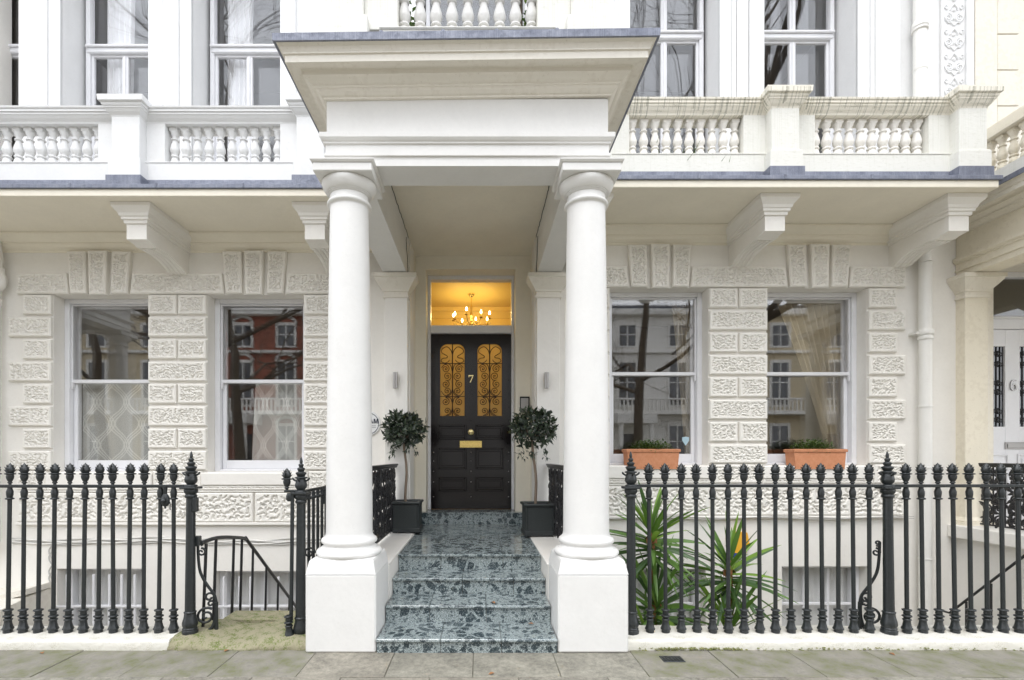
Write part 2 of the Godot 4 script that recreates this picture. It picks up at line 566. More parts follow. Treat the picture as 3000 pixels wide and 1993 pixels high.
func ring(m: MB, x0: float, x1: float, y0: float, y1: float, wl: float, wr: float, wb: float, wt: float, Z0: float, Z1: float, b := 0.004) -> void:
	m.box(x0, x0 + wl, y0, y1, Z0, Z1, b)
	m.box(x1 - wr, x1, y0, y1, Z0, Z1, b)
	if wt > 0.0: m.box(x0 + wl, x1 - wr, y1 - wt, y1, Z0 + 0.001, Z1, b)
	if wb > 0.0: m.box(x0 + wl, x1 - wr, y0, y0 + wb, Z0 + 0.001, Z1, b)

func baluster_shape() -> Mesh:
	var m := MB.new()
	m.box(-0.043, 0.043, 0.0, 0.035, -0.043, 0.043, 0.004)
	m.lathe([[0.0460, 0.035], [0.0471, 0.05], [0.0414, 0.075], [0.0299, 0.098], [0.0299, 0.098], [0.0437, 0.104], [0.0460, 0.112], [0.0414, 0.122], [0.0276, 0.128], [0.0276, 0.128], [0.0379, 0.145], [0.0506, 0.172], [0.0506, 0.198], [0.0414, 0.235], [0.0310, 0.27], [0.0264, 0.292], [0.0264, 0.292], [0.0403, 0.297], [0.0414, 0.306], [0.0287, 0.312], [0.0287, 0.312], [0.0276, 0.335], [0.0345, 0.345], [0.0345, 0.345], [0.0356, 0.352], [0.0471, 0.38], [0.0471, 0.39]], 14, Vector3.ZERO)
	m.box(-0.044, 0.044, 0.388, 0.432, -0.044, 0.044, 0.004)
	return m.mesh()

func stroke_field(w: float, h: float, nx: int, ny: int, sd: int, sc: float) -> PackedFloat32Array:
	var H := PackedFloat32Array()
	H.resize((nx + 1) * (ny + 1))
	var rng := RandomNumberGenerator.new()
	rng.seed = sd
	var cw := 0.051 * sc
	var ch := 0.039 * sc
	var mg := 0.024
	var rad := 0.0088 * sc
	var cols := int((w - 2 * mg) / cw) + 1
	var rws := int((h - 2 * mg) / ch) + 1
	for i in cols:
		for j in rws:
			var p := Vector2(mg + (i + 0.5) * (w - 2 * mg) / cols, mg + (j + 0.5) * (h - 2 * mg) / rws) + Vector2(rng.randf_range(-0.011, 0.011), rng.randf_range(-0.009, 0.009)) * sc
			var th := rng.randf_range(-0.9, 0.9) + (PI / 2 if rng.randf() < 0.3 else 0.0)
			var L := rng.randf_range(0.030, 0.058) * sc
			var bend := rng.randf_range(-1.9, 1.9)
			var pts := []
			for k in 5:
				var f := k / 4.0 - 0.5
				var a := th + bend * f
				var s := Vector2(cos(a), sin(a)) * f * L
				pts.append((p + s).clamp(Vector2(mg, mg), Vector2(w - mg, h - mg)))
			var top := -0.019 * sc * rng.randf_range(0.75, 1.1)      # cut in, not raised
			var lo: Vector2 = p - Vector2.ONE * (L * 0.5 + rad)
			var hi: Vector2 = p + Vector2.ONE * (L * 0.5 + rad)
			for gy in range(maxi(1, int(lo.y / h * ny)), mini(ny - 1, int(hi.y / h * ny) + 1) + 1):
				for gx in range(maxi(1, int(lo.x / w * nx)), mini(nx - 1, int(hi.x / w * nx) + 1) + 1):
					var g := Vector2(gx * w / nx, gy * h / ny)
					var d := 9.0
					for k in 4:
						d = minf(d, g.distance_to(Geometry2D.get_closest_point_to_segment(g, pts[k], pts[k + 1])))
					if d < rad:
						var e := 1.0 - d / rad
						var hh := top * minf(1.0, 1.9 * e)
						var at := gy * (nx + 1) + gx
						H[at] = minf(H[at], hh)
	return H

# a block whose face is carved with worm-like ridges inside a plain margin; corners bottom-left, bottom-right, top-right, top-left
func carved(bl: Vector2, br: Vector2, tr: Vector2, tl: Vector2, Zf: float, Zb: float, sd: int, sc := 1.0) -> MB:
	var m := MB.new()
	var w := maxf(br.x - bl.x, tr.x - tl.x)
	var h := tl.y - bl.y
	var e := 0.013
	var nx := clampi(int(w / (0.0075 * sc)), 6, 240)
	var ny := clampi(int(h / (0.0075 * sc)), 6, 90)
	var H := stroke_field(w, h, nx, ny, sd, sc)
	var ce := (bl + br + tr + tl) / 4.0
	var ins := func(p: Vector2) -> Vector2: return Vector2(p.x + (e if p.x < ce.x else -e), p.y + (e if p.y < ce.y else -e))
	var c := [ins.call(bl), ins.call(br), ins.call(tr), ins.call(tl)]
	var rows := []
	for j in ny + 1:
		var line := PackedVector3Array()
		var fy := float(j) / ny
		for i in nx + 1:
			var fx := float(i) / nx
			var p: Vector2 = c[0].lerp(c[1], fx).lerp(c[3].lerp(c[2], fx), fy)
			line.append(Vector3(p.x, p.y, -(Zf - H[j * (nx + 1) + i])))
		rows.append(line)
	m.grid(rows)
	var o := [bl, br, tr, tl]
	for k in 4:
		var k2 := (k + 1) % 4
		m.q(P(o[k].x, o[k].y, Zf + e), P(o[k2].x, o[k2].y, Zf + e), P(c[k2].x, c[k2].y, Zf), P(c[k].x, c[k].y, Zf))
		m.q(P(o[k].x, o[k].y, Zb), P(o[k2].x, o[k2].y, Zb), P(o[k2].x, o[k2].y, Zf + e), P(o[k].x, o[k].y, Zf + e))
	return m

var carve_seed := 100
func carved_rect(house: Node, called: String, x0: float, x1: float, y0: float, y1: float, sc := 1.0) -> void:
	carve_seed += 1
	obj(called, carved(Vector2(x0, y0), Vector2(x1, y0), Vector2(x1, y1), Vector2(x0, y1), WALL - 0.045, WALL + 0.01, carve_seed, sc), M.carved, house)

# ------------------------------------------------------------------ windows
func sash_window(house: Node, x0: float, x1: float, y0: float, y1: float, meet: float) -> void:
	var w := part("window", house)
	var Z := WALL + 0.17
	var m := MB.new()
	ring(m, x0, x1, y0, y1, 0.065, 0.065, 0.03, 0.06, Z, Z + 0.13, 0.006)
	obj("frame", m, M.joinery, w)
	m = MB.new()
	m.box(x0 + 0.0, x1 - 0.0, y0 - 0.045, y0 - 0.002, Z - 0.10, Z + 0.1, 0.01)
	obj("sill", m, M.joinery, w)
	m = MB.new()
	ring(m, x0 + 0.066, x1 - 0.066, meet - 0.02, y1 - 0.062, 0.02, 0.02, 0.045, 0.02, Z + 0.03, Z + 0.07)
	for s in [x0 + 0.066, x1 - 0.091]:      # sash horns
		m.prism_z([Vector2(s, meet - 0.02), Vector2(s + 0.025, meet - 0.02), Vector2(s + 0.02, meet - 0.09), Vector2(s + 0.006, meet - 0.10)], Z + 0.03, Z + 0.068)
	obj("upper_sash", m, M.joinery, w)
	m = MB.new()
	ring(m, x0 + 0.068, x1 - 0.068, y0 + 0.031, meet + 0.02, 0.05, 0.05, 0.115, 0.04, Z + 0.074, Z + 0.115)
	obj("lower_sash", m, M.joinery, w)
	m = MB.new()
	m.box(x0 + 0.08, x1 - 0.08, meet + 0.02, y1 - 0.075, Z + 0.042, Z + 0.046)
	m.box(x0 + 0.08, x1 - 0.08, meet + 0.02, y1 - 0.075, Z + 0.056, Z + 0.060)
	obj("pane", m, M.glass, w)
	m = MB.new()      # secondary glazing inside
	m.box(x0 + 0.07, x1 - 0.07, y0 + 0.10, y1 - 0.075, Z + 0.165, Z + 0.169)
	obj("inner_pane", m, M.glass, w)
	m = MB.new()
	ring(m, x0 + 0.04, x1 - 0.04, y0 + 0.02, y1 - 0.02, 0.05, 0.05, 0.08, 0.07, Z + 0.15, Z + 0.185, 0.003)
	obj("inner_frame", m, M.joinery, w)
	m = MB.new()
	m.box(x0 + 0.10, x1 - 0.10, y0 + 0.13, meet - 0.01, Z + 0.086, Z + 0.090)
	m.box(x0 + 0.10, x1 - 0.10, y0 + 0.13, meet - 0.01, Z + 0.100, Z + 0.104)
	obj("pane", m, M.glass, w)

func tall_window(house: Node, x0: float, x1: float, y0: float, y1: float, yt: float, split_top: bool) -> void:
	var w := part("window", house)
	var Z := WALL + 0.34
	var m := MB.new()
	ring(m, x0, x1, y0, y1, 0.055, 0.055, 0.05, 0.05, Z, Z + 0.1, 0.006)
	ring(m, x0 + 0.056, x1 - 0.056, y0 + 0.05, yt - 0.06, 0.035, 0.035, 0.1, 0.03, Z + 0.03, Z + 0.075)
	m.box(x0 + 0.02, x1 - 0.02, yt - 0.06, yt + 0.055, Z - 0.012, Z + 0.09, 0.012)
	m.box(x0 + 0.01, x1 - 0.01, yt + 0.005, yt + 0.045, Z - 0.035, Z - 0.013, 0.01)
	obj("frame", m, M.joinery, w)
	var c := (x0 + x1) / 2
	m = MB.new()
	m.box(c - 0.042, c + 0.042, y0 + 0.15, yt - 0.09, Z + 0.02, Z + 0.08, 0.008)
	m.box(c - 0.014, c + 0.014, y0 + 0.15, yt - 0.09, Z + 0.008, Z + 0.019, 0.006)
	if split_top:
		m.box(c - 0.042, c + 0.042, yt + 0.056, y1 - 0.05, Z + 0.02, Z + 0.08, 0.008)
		m.box(c - 0.014, c + 0.014, yt + 0.056, y1 - 0.05, Z + 0.008, Z + 0.019, 0.006)
	obj("mullion", m, M.joinery, w)
	m = MB.new()      # secondary glazing inside
	m.box(x0 + 0.03, x1 - 0.03, y0 + 0.06, y1 - 0.04, Z + 0.13, Z + 0.134)
	obj("inner_pane", m, M.glass, w)
	for e in [[x0 + 0.09, c - 0.04], [c + 0.04, x1 - 0.09]]:
		m = MB.new()
		m.box(e[0], e[1], y0 + 0.14, yt - 0.085, Z + 0.05, Z + 0.054)
		obj("pane", m, M.glass, w)
	if split_top:
		for e in [[x0 + 0.05, c - 0.04], [c + 0.04, x1 - 0.05]]:
			m = MB.new()
			m.box(e[0], e[1], yt + 0.05, y1 - 0.045, Z + 0.05, Z + 0.054)
			obj("pane", m, M.glass, w)
	else:
		m = MB.new()
		m.box(x0 + 0.05, x1 - 0.05, yt + 0.05, y1 - 0.045, Z + 0.05, Z + 0.054)
		obj("pane", m, M.glass, w)

func basement_window(house: Node, x0: float, x1: float, y0: float, y1: float, barred: bool) -> void:
	var w := part("basement_window", house)
	var Z := WALL + 0.14
	var m := MB.new()
	ring(m, x0, x1, y0, y1, 0.09, 0.09, 0.06, 0.05, Z, Z + 0.1, 0.006)
	var c := (x0 + x1) / 2
	if barred:
		m.box(x0 + 0.09, x1 - 0.09, -0.50, -0.47, Z + 0.02, Z + 0.07, 0.004)
		m.box(c - 0.02, c + 0.02, y0 + 0.06, -0.501, Z + 0.02, Z + 0.07, 0.004)
		m.box(c + 0.02, c + 0.06, -0.469, y1 - 0.05, Z + 0.02, Z + 0.07, 0.004)
	else:
		for k in 2:
			var x := lerpf(x0 + 0.09, x1 - 0.09, (k + 1) / 3.0)
			m.box(x - 0.016, x + 0.016, y0 + 0.06, y1 - 0.05, Z + 0.02, Z + 0.06, 0.004)
		m.box(x0 + 0.09, x1 - 0.09, -0.47, -0.44, Z + 0.021, Z + 0.061, 0.004)
	obj("frame", m, M.joinery, w)
	m = MB.new()
	m.box(x0 + 0.085, x1 - 0.085, y0 + 0.05, y1 - 0.045, Z + 0.05, Z + 0.054)
	obj("pane", m, M.glass, w)
	m = MB.new()
	var rows := []
	for j in 2:
		var line := PackedVector3Array()
		for i in 61:
			var f := i / 60.0
			line.append(P(lerpf(x0 - 0.1, x1 + 0.1, f), y0 - 0.1 + j * (y1 - y0 + 0.3), Z + 0.12 + 0.014 * sin(f * 75.0) + 0.008 * sin(f * 31.0)))
		rows.append(line)
	m.grid(rows)
	obj("blind", m, M.blind, w)
	if barred:
		var n := 6
		for k in n:
			m = MB.new()
			var x := lerpf(x0 + 0.12, x1 - 0.10, (k + [0.0, 0.15, -0.05, 0.1, 0.0, -0.05][k]) / (n - 1.0))
			m.tube([P(x, y0 + 0.02, Z - 0.125), P(x, y1 - 0.09, Z - 0.125), P(x, y1 - 0.075, Z - 0.125)], 0.017, 0.015, 8)
			obj("bar", m, M.joinery, w)
		m = MB.new()
		m.box(x0 - 0.05, x1 + 0.05, -0.450, -0.426, Z - 0.156, Z - 0.143, 0.003)
		obj("crossbar", m, M.joinery, w)

# ------------------------------------------------------------------ porch of one house, centred on cx
func porch(house: Node, cx: float, paint: Material, worn: Material, roof_rail := true, sag := 0.0, side_rail := false) -> void:
	for s in [-1.0, 1.0]:
		var x: float = cx + s * 0.96
		var m := MB.new()
		m.box(x - 0.268, x + 0.268, 0.0, 0.596, 3.886, 4.424, 0.012)
		m.sweep([[0.0, 0.596], [-0.002, 0.60], [-0.022, 0.69], [-0.03, 0.702], [-0.268, 0.703]], [Vector2(x - 0.268, 3.886), Vector2(x + 0.268, 3.886), Vector2(x + 0.268, 4.424), Vector2(x - 0.268, 4.424)], true, -1.0)
		obj("column_plinth", m, paint, house)
		m = MB.new()
		var prof := [[0.0, 0.70], [0.225, 0.70], [0.245, 0.702], [0.258, 0.718], [0.259, 0.734], [0.248, 0.752], [0.226, 0.76], [0.226, 0.76], [0.222, 0.768], [0.222, 0.768], [0.206, 0.778], [0.200, 0.79], [0.208, 0.797], [0.208, 0.797], [0.218, 0.804], [0.222, 0.818], [0.218, 0.834], [0.206, 0.842], [0.206, 0.842], [0.199, 0.848], [0.188, 0.862], [0.184, 0.885]]
		for k in 11:
			var f := (k + 1) / 11.0
			prof.append([0.184 - 0.032 * pow(f, 1.45), 0.885 + f * 2.60])
		prof += [[0.152, 3.495], [0.160, 3.503], [0.160, 3.503], [0.166, 3.504], [0.174, 3.512], [0.175, 3.522], [0.170, 3.532], [0.160, 3.538], [0.160, 3.538], [0.153, 3.545], [0.152, 3.588], [0.152, 3.588], [0.162, 3.588], [0.162, 3.597], [0.162, 3.597], [0.170, 3.597], [0.170, 3.606], [0.170, 3.606], [0.178, 3.606], [0.194, 3.622], [0.208, 3.645], [0.215, 3.668], [0.214, 3.685], [0.205, 3.690]]
		m.lathe(prof, 40, P(x, 0, 4.154))
		var col := obj("column", m, paint, house)
		m = MB.new()
		m.box(x - 0.227, x + 0.227, 3.689, 3.752, 3.927, 4.381, 0.005)
		m.sweep([[-0.003, 3.752], [0.008, 3.756], [0.018, 3.768], [0.018, 3.777], [-0.2, 3.777]], [Vector2(x - 0.227, 3.927), Vector2(x + 0.227, 3.927), Vector2(x + 0.227, 4.381), Vector2(x - 0.227, 4.381)], true, -1.0)
		obj("abacus", m, paint, col)
		# pilaster on the wall behind
		m = MB.new()
		m.box(x - 0.145, x + 0.145, 0.50, 3.52, 6.45, 6.60, 0.006)
		m.box(x - 0.19, x + 0.19, 0.50, 0.66, 6.405, 6.60, 0.006)
		m.sweep([[0.03, 0.66], [0.035, 0.675], [0.02, 0.69], [0.012, 0.70], [0.0, 0.72]], [Vector2(x - 0.145, 6.60), Vector2(x - 0.145, 6.45), Vector2(x + 0.145, 6.45), Vector2(x + 0.145, 6.60)], false, -1.0)
		var pil := obj("pilaster", m, M.stucco if paint == M.porch_white else paint, house)
		m = MB.new()
		m.sweep([[-0.01, 3.485], [0.018, 3.487], [0.018, 3.505], [0.006, 3.512], [0.006, 3.56], [0.02, 3.565], [0.022, 3.585], [0.04, 3.61], [0.075, 3.655], [0.105, 3.70], [0.108, 3.712], [0.12, 3.716], [0.12, 3.768], [-0.1, 3.769]], [Vector2(x - 0.145, 6.60), Vector2(x - 0.145, 6.45), Vector2(x + 0.145, 6.45), Vector2(x + 0.145, 6.60)], false, -1.0)
		obj("pilaster_capital", m, worn, pil)
	var e := 1.105
	var path := [Vector2(cx - e, 6.575), Vector2(cx - e, 4.02), Vector2(cx + e, 4.02), Vector2(cx + e, 6.575)]
	var m := MB.new()
	m.box(cx - e + 0.012, cx + e - 0.012, 3.777, 4.42, 4.032, 4.32)
	for s in [-1.0, 1.0]:
		m.box(cx + s * (e - 0.012), cx + s * 0.815, 3.777, 4.42, 4.32, 6.579)
	m.sweep([[-0.03, 3.774], [0, 3.774], [0, 3.845], [0.016, 3.848], [0.016, 3.868], [0.006, 3.872], [0.006, 3.938], [0.02, 3.942], [0.02, 3.954], [0.034, 3.962], [0.046, 3.978], [0.046, 4.014], [0.0, 4.022], [0, 4.30]], path, false, -1.0)
	var ent := obj("entablature", m, paint, house)
	m = MB.new()
	m.sweep([[-0.01, 4.297], [0.02, 4.30], [0.02, 4.313], [0.034, 4.318], [0.056, 4.335], [0.066, 4.350], [0.078, 4.352], [0.078, 4.366], [0.10, 4.374], [0.125, 4.395], [0.143, 4.40], [0.143, 4.427], [0.152, 4.436], [0.232, 4.432], [0.232, 4.424], [0.238, 4.424], [0.238, 4.475], [0.25, 4.479], [0.25, 4.488], [0.256, 4.50], [0.268, 4.522], [0.286, 4.534], [0.286, 4.548]], path, false, -1.0)
	m.tilt(sag, cx)
	obj("cornice", m, worn, ent)
	m = MB.new()
	m.sweep([[0.262, 4.536], [0.304, 4.532], [0.306, 4.586], [0.28, 4.597], [-0.03, 4.625], [-0.6, 4.63]], path, false, -1.0)
	for f in [-0.62, -0.17, 0.22, 0.66]:      # welted joints of the lead
		m.box(cx + f - 0.014, cx + f + 0.014, 4.541, 4.603, 3.717, 3.75, 0.006)
	m.tilt(sag, cx)
	obj("lead_flashing", m, M.lead, ent)
	m = MB.new()
	m.box(cx - 0.83, cx + 0.83, 4.28, 4.34, 4.31, 7.16)
	if paint == M.porch_white:
		for ck in [[-0.812, 4.27, 4.5, 6.5, 3], [0.812, 4.27, 4.5, 6.5, 5]]:
			var r := RandomNumberGenerator.new()
			r.seed = ck[4]
			var mc := MB.new()
			var pts := []
			for k in 30:
				pts.append(P(cx + ck[0] * (1.0 - 0.004 * r.randf()), ck[1] + r.randf_range(-0.012, 0.010), lerpf(ck[2], ck[3], k / 29.0)))
			mc.tube(pts, 0.004, 0.003, 4)
			pts = []
			for k in 9:
				pts.append(P(cx + ck[0] * 0.998, lerpf(4.2, 3.80, k / 8.0), 6.3 + r.randf_range(-0.03, 0.03) + 0.02 * k))
			mc.tube(pts, 0.003, 0.004, 4)
			obj("crack", mc, M.rubber, house)
	obj("porch_ceiling", m, M.warm_light_white if paint == M.porch_white else worn, house)  # our ceiling's warm light sits in its colour
	m = MB.new()
	m.box(cx - 1.0, cx + 1.0, 4.60, 4.64, 4.3, 6.58)
	obj("porch_roof", m, M.lead, house)
	if not roof_rail:
		return
	# blocking course, pedestals and balusters on the porch roof
	var bal := part("roof_balustrade", house)
	m = MB.new()
	m.box(cx - 0.70, cx + 0.70, 4.60, 4.885, 4.065, 4.31)
	m.box(cx - 0.70, cx + 0.70, 4.885, 4.90, 4.05, 4.325, 0.005)
	for s in [-1.0, 1.0]:
		m.box(cx + s * 1.06, cx + s * 0.86, 4.60, 4.90, 4.39, 6.58)
	obj("base_course", m, M.dripped if roof_rail else paint, bal)
	m = MB.new()
	m.box(cx - 1.03, cx + 1.03, 5.333, 5.40, 4.06, 4.31, 0.01)
	m.box(cx - 1.06, cx + 1.06, 5.40, 5.48, 4.02, 4.34, 0.015)
	for s in [-1.0, 1.0]:
		m.box(cx + s * 1.06, cx + s * 0.86, 5.333, 5.48, 4.342, 6.58, 0.01)
	obj("handrail", m, paint, bal)
	for s in [-1.0, 1.0]:
		m = MB.new()
		var x: float = cx + s * 0.978
		m.box(x - 0.155, x + 0.155, 4.969, 5.34, 4.045, 4.36, 0.008)
		m.box(x - 0.195, x + 0.195, 4.60, 4.955, 4.01, 4.40, 0.006)
		m.box(x - 0.185, x + 0.185, 4.955, 4.969, 4.02, 4.39, 0.004)
		m.box(x - s * 0.155, x - s * 0.42, 4.90, 5.34, 4.085, 4.29, 0.004)
		obj("pedestal", m, M.dripped, bal)
	for k in 9:
		var b := obj("baluster", shape.baluster, paint, bal)
		b.position = P(cx + (k - 4) * 0.1297, 4.90, 4.187)
	if side_rail:
		for s in [-1.0, 1.0]:
			for k in 15:
				var b := obj("baluster", shape.baluster, paint, bal)
				b.position = P(cx + s * 0.96, 4.902, 4.55 + k * 0.132)

# ------------------------------------------------------------------ balcony on one side of the porch
func balcony(house: Node, x0: float, x1: float, yo: float, brackets: Array, pedestals: Array, opens: Array, rail_mat: Material, body: Material, end_right: bool) -> void:
	var b := part("balcony", house)
	var Zb := 5.515
	var m := MB.new()
	m.box(x0, x1, 4.39 + yo, 4.47 + yo, Zb, WALL, 0.006)
	m.box(x0, x1 - (0.03 if end_right else 0.0), 4.47 + yo, 4.50 + yo, Zb + 0.05, WALL)
	obj("slab", m, M.warm_light_white, b)  # warm ground bounce painted into the slab and its soffit
	m = MB.new()      # cove where slab meets wall
	m.sweep([[0.0, 4.20], [0.012, 4.205], [0.012, 4.225], [0.03, 4.235], [0.06, 4.26], [0.075, 4.285], [0.09, 4.29], [0.09, 4.305], [0.13, 4.335], [0.185, 4.36], [0.2, 4.365], [0.2, 4.388]], [Vector2(x0, WALL), Vector2(x1, WALL)], false, -1.0)
	for i in m.v.size():
		m.v[i].y += yo
	obj("cove_moulding", m, M.warm_light_white, b)  # same warm bounce in the colour as the soffit
	m = MB.new()
	var lp := [Vector2(x0, Zb), Vector2(x1, Zb)]
	if end_right:
		lp.append(Vector2(x1, WALL))
	m.sweep([[0.0, 4.468 + yo], [0.018, 4.466 + yo], [0.022, 4.472 + yo], [0.022, 4.508 + yo], [0.012, 4.516 + yo], [-0.14, 4.545 + yo], [-0.150, 4.645 + yo], [-0.16, 4.65 + yo]], lp, false, -1.0)
	for p in pedestals:
		var cxp: float = p
		m.sweep([[0.03, 4.525 + yo], [0.012, 4.53 + yo], [0.012, 4.635 + yo], [-0.002, 4.638 + yo]], [Vector2(cxp - 0.178, 5.69), Vector2(cxp - 0.178, 5.55), Vector2(cxp + 0.178, 5.55), Vector2(cxp + 0.178, 5.69)], false, -1.0)
	var x := x0 + 0.4
	while x < x1 - 0.2:
		m.box(x - 0.012, x + 0.012, 4.466 + yo, 4.522 + yo, Zb - 0.03, Zb + 0.03, 0.005)
		x += 0.93
	obj("lead_flashing", m, M.lead, b)
	# parapet base between the pedestals
	m = MB.new()
	m.box(x0, x1 - (0.04 if end_right else 0.0), 4.50 + yo, 4.835 + yo, 5.673, 5.90)
	m.box(x0, x1 - (0.035 if end_right else 0.0), 4.835 + yo, 4.85 + yo, 5.665, 5.91, 0.005)
	obj("parapet_base", m, body, b)
	for p in pedestals:
		m = MB.new()
		m.box(p - 0.178, p + 0.178, 4.60 + yo, 4.815 + yo, 5.55, 5.95, 0.006)
		m.box(p - 0.170, p + 0.170, 4.815 + yo, 4.828 + yo, 5.558, 5.94, 0.004)
		m.box(p - 0.152, p + 0.152, 4.828 + yo, 5.30 + yo, 5.575, 5.93, 0.006)
		obj("pedestal", m, body, b)
	# dies closing each run of balusters
	for k in opens.size():
		var o: Array = opens[k]
		for s in [[o[0], -1.0], [o[1], 1.0]]:
			var near := 99.0
			for p in pedestals:
				if (p - s[0]) * s[1] > 0:
					near = minf(near, absf(p - s[0]))
			if near < 1.0:
				m = MB.new()
				m.box(s[0], s[0] + s[1] * (near - 0.15), 4.85 + yo, 5.29 + yo, 5.69, 5.88, 0.004)
				obj("die", m, body, b)
	# handrail with breaks round the pedestals
	var prof := [[-0.12, 5.283 + yo], [0.0, 5.283 + yo], [0.006, 5.30 + yo], [0.028, 5.325 + yo], [0.045, 5.352 + yo], [0.052, 5.357 + yo], [0.052, 5.378 + yo], [0.066, 5.382 + yo], [0.066, 5.408 + yo], [0.078, 5.413 + yo], [0.082, 5.432 + yo], [0.066, 5.443 + yo], [-0.12, 5.452 + yo]]
	m = MB.new()
	var path := [Vector2(x0, 5.69)]
	var back := []
	var ps := pedestals.duplicate()
	ps.sort()
	for p in ps:
		if p - 0.152 > x0:
			path.append(Vector2(p - 0.152, 5.69))
			path.append(Vector2(p - 0.152, 5.575))
		else:
			path = [Vector2(x0, 5.575)]
		if p + 0.152 < x1 - 0.1:
			path.append(Vector2(p + 0.152, 5.575))
			path.append(Vector2(p + 0.152, 5.69))
		else:
			path.append(Vector2(p + 0.152, 5.575))
			path.append(Vector2(p + 0.152, 5.93))
			if end_right:
				path.append(Vector2(p + 0.152 - 0.10, 5.93))
				path.append(Vector2(p + 0.152 - 0.10, WALL))
	if not end_right:
		path.append(Vector2(x1, 5.69))
	m.sweep(prof, path, false, -1.0)
	var xe: float = x1 - (0.25 if end_right else 0.0)
	m.box(x0, xe, 5.285 + yo, 5.448 + yo, 5.73, 5.93, 0.01)
	for p in pedestals:
		m.box(p - 0.16, p + 0.16, 5.30 + yo, 5.458 + yo, 5.58, 5.96, 0.01)
	# raised caps on the pedestals
	for p in pedestals:
		m.sweep([[0.0, 5.30 + yo], [0.03, 5.345 + yo], [0.056, 5.375 + yo], [0.056, 5.40 + yo], [0.085, 5.412 + yo], [0.09, 5.47 + yo], [0.07, 5.482 + yo], [-0.15, 5.492 + yo]], [Vector2(p - 0.155, 5.57), Vector2(p + 0.155, 5.57), Vector2(p + 0.155, 5.935), Vector2(p - 0.155, 5.935)], true, -1.0)
	m.planar()
	obj("handrail", m, rail_mat, b)
	for o in opens:
		for k in 10:
			var q := obj("baluster", shape.baluster, body if body != M.dripped else M.stucco, b)
			q.position = P(lerpf(o[0] + 0.058, o[1] - 0.058, k / 9.0), 4.851 + yo, 5.785)
			q.rotation.y = 0.03 * sin(k * 2.7 + o[0])
	if end_right:      # short return to the wall
		m = MB.new()
		m.box(x1 - 0.24, x1 - 0.05, 4.50 + yo, 4.85 + yo, 5.95, WALL)
		obj("parapet_return", m, body, b)
		for k in 4:
			var q := obj("baluster", shape.baluster, M.stucco, b)
			q.position = P(x1 - 0.145, 4.851 + yo, 6.05 + k * 0.13)
	# scroll brackets under the slab
	for c in brackets:
		m = MB.new()
		var hw := 0.112
		var out := [Vector2(WALL + 0.01, 4.30 + yo), Vector2(5.736, 4.30 + yo), Vector2(5.736, 4.018 + yo), Vector2(5.84, 4.010 + yo), Vector2(5.90, 3.995 + yo)]
		for k in 9:
			var f := (k + 1) / 9.0
			out.append(Vector2(lerpf(5.90, 6.50, f), 3.995 + yo + 0.015 * sin(f * PI) - 0.085 * f * f * f - 0.0))
		out.append(Vector2(WALL + 0.01, 3.90 + yo))
		m.prism_x(out, c - hw, c + hw)
		for dx in [-0.075, -0.025, 0.025, 0.075]:      # reeding along the scroll
			var pts := []
			for k in 8:
				var f := k / 7.0
				pts.append(P(c + dx, 4.0 + yo + 0.015 * sin(f * PI) - 0.085 * f * f * f, lerpf(5.93, 6.52, f)))
			m.tube(pts, 0.024, 0.024, 6)
		obj("bracket", m, M.stucco, b)
		m = MB.new()
		m.sweep([[0.0, 4.185 + yo], [0.018, 4.19 + yo], [0.022, 4.222 + yo], [0.038, 4.228 + yo], [0.04, 4.252 + yo], [0.052, 4.262 + yo], [0.06, 4.29 + yo], [0.085, 4.32 + yo], [0.105, 4.345 + yo], [0.108, 4.388 + yo]], [Vector2(c - hw, WALL), Vector2(c - hw, 5.736), Vector2(c + hw, 5.736), Vector2(c + hw, WALL)], false, -1.0)
		obj("bracket_cap", m, M.stucco, b)

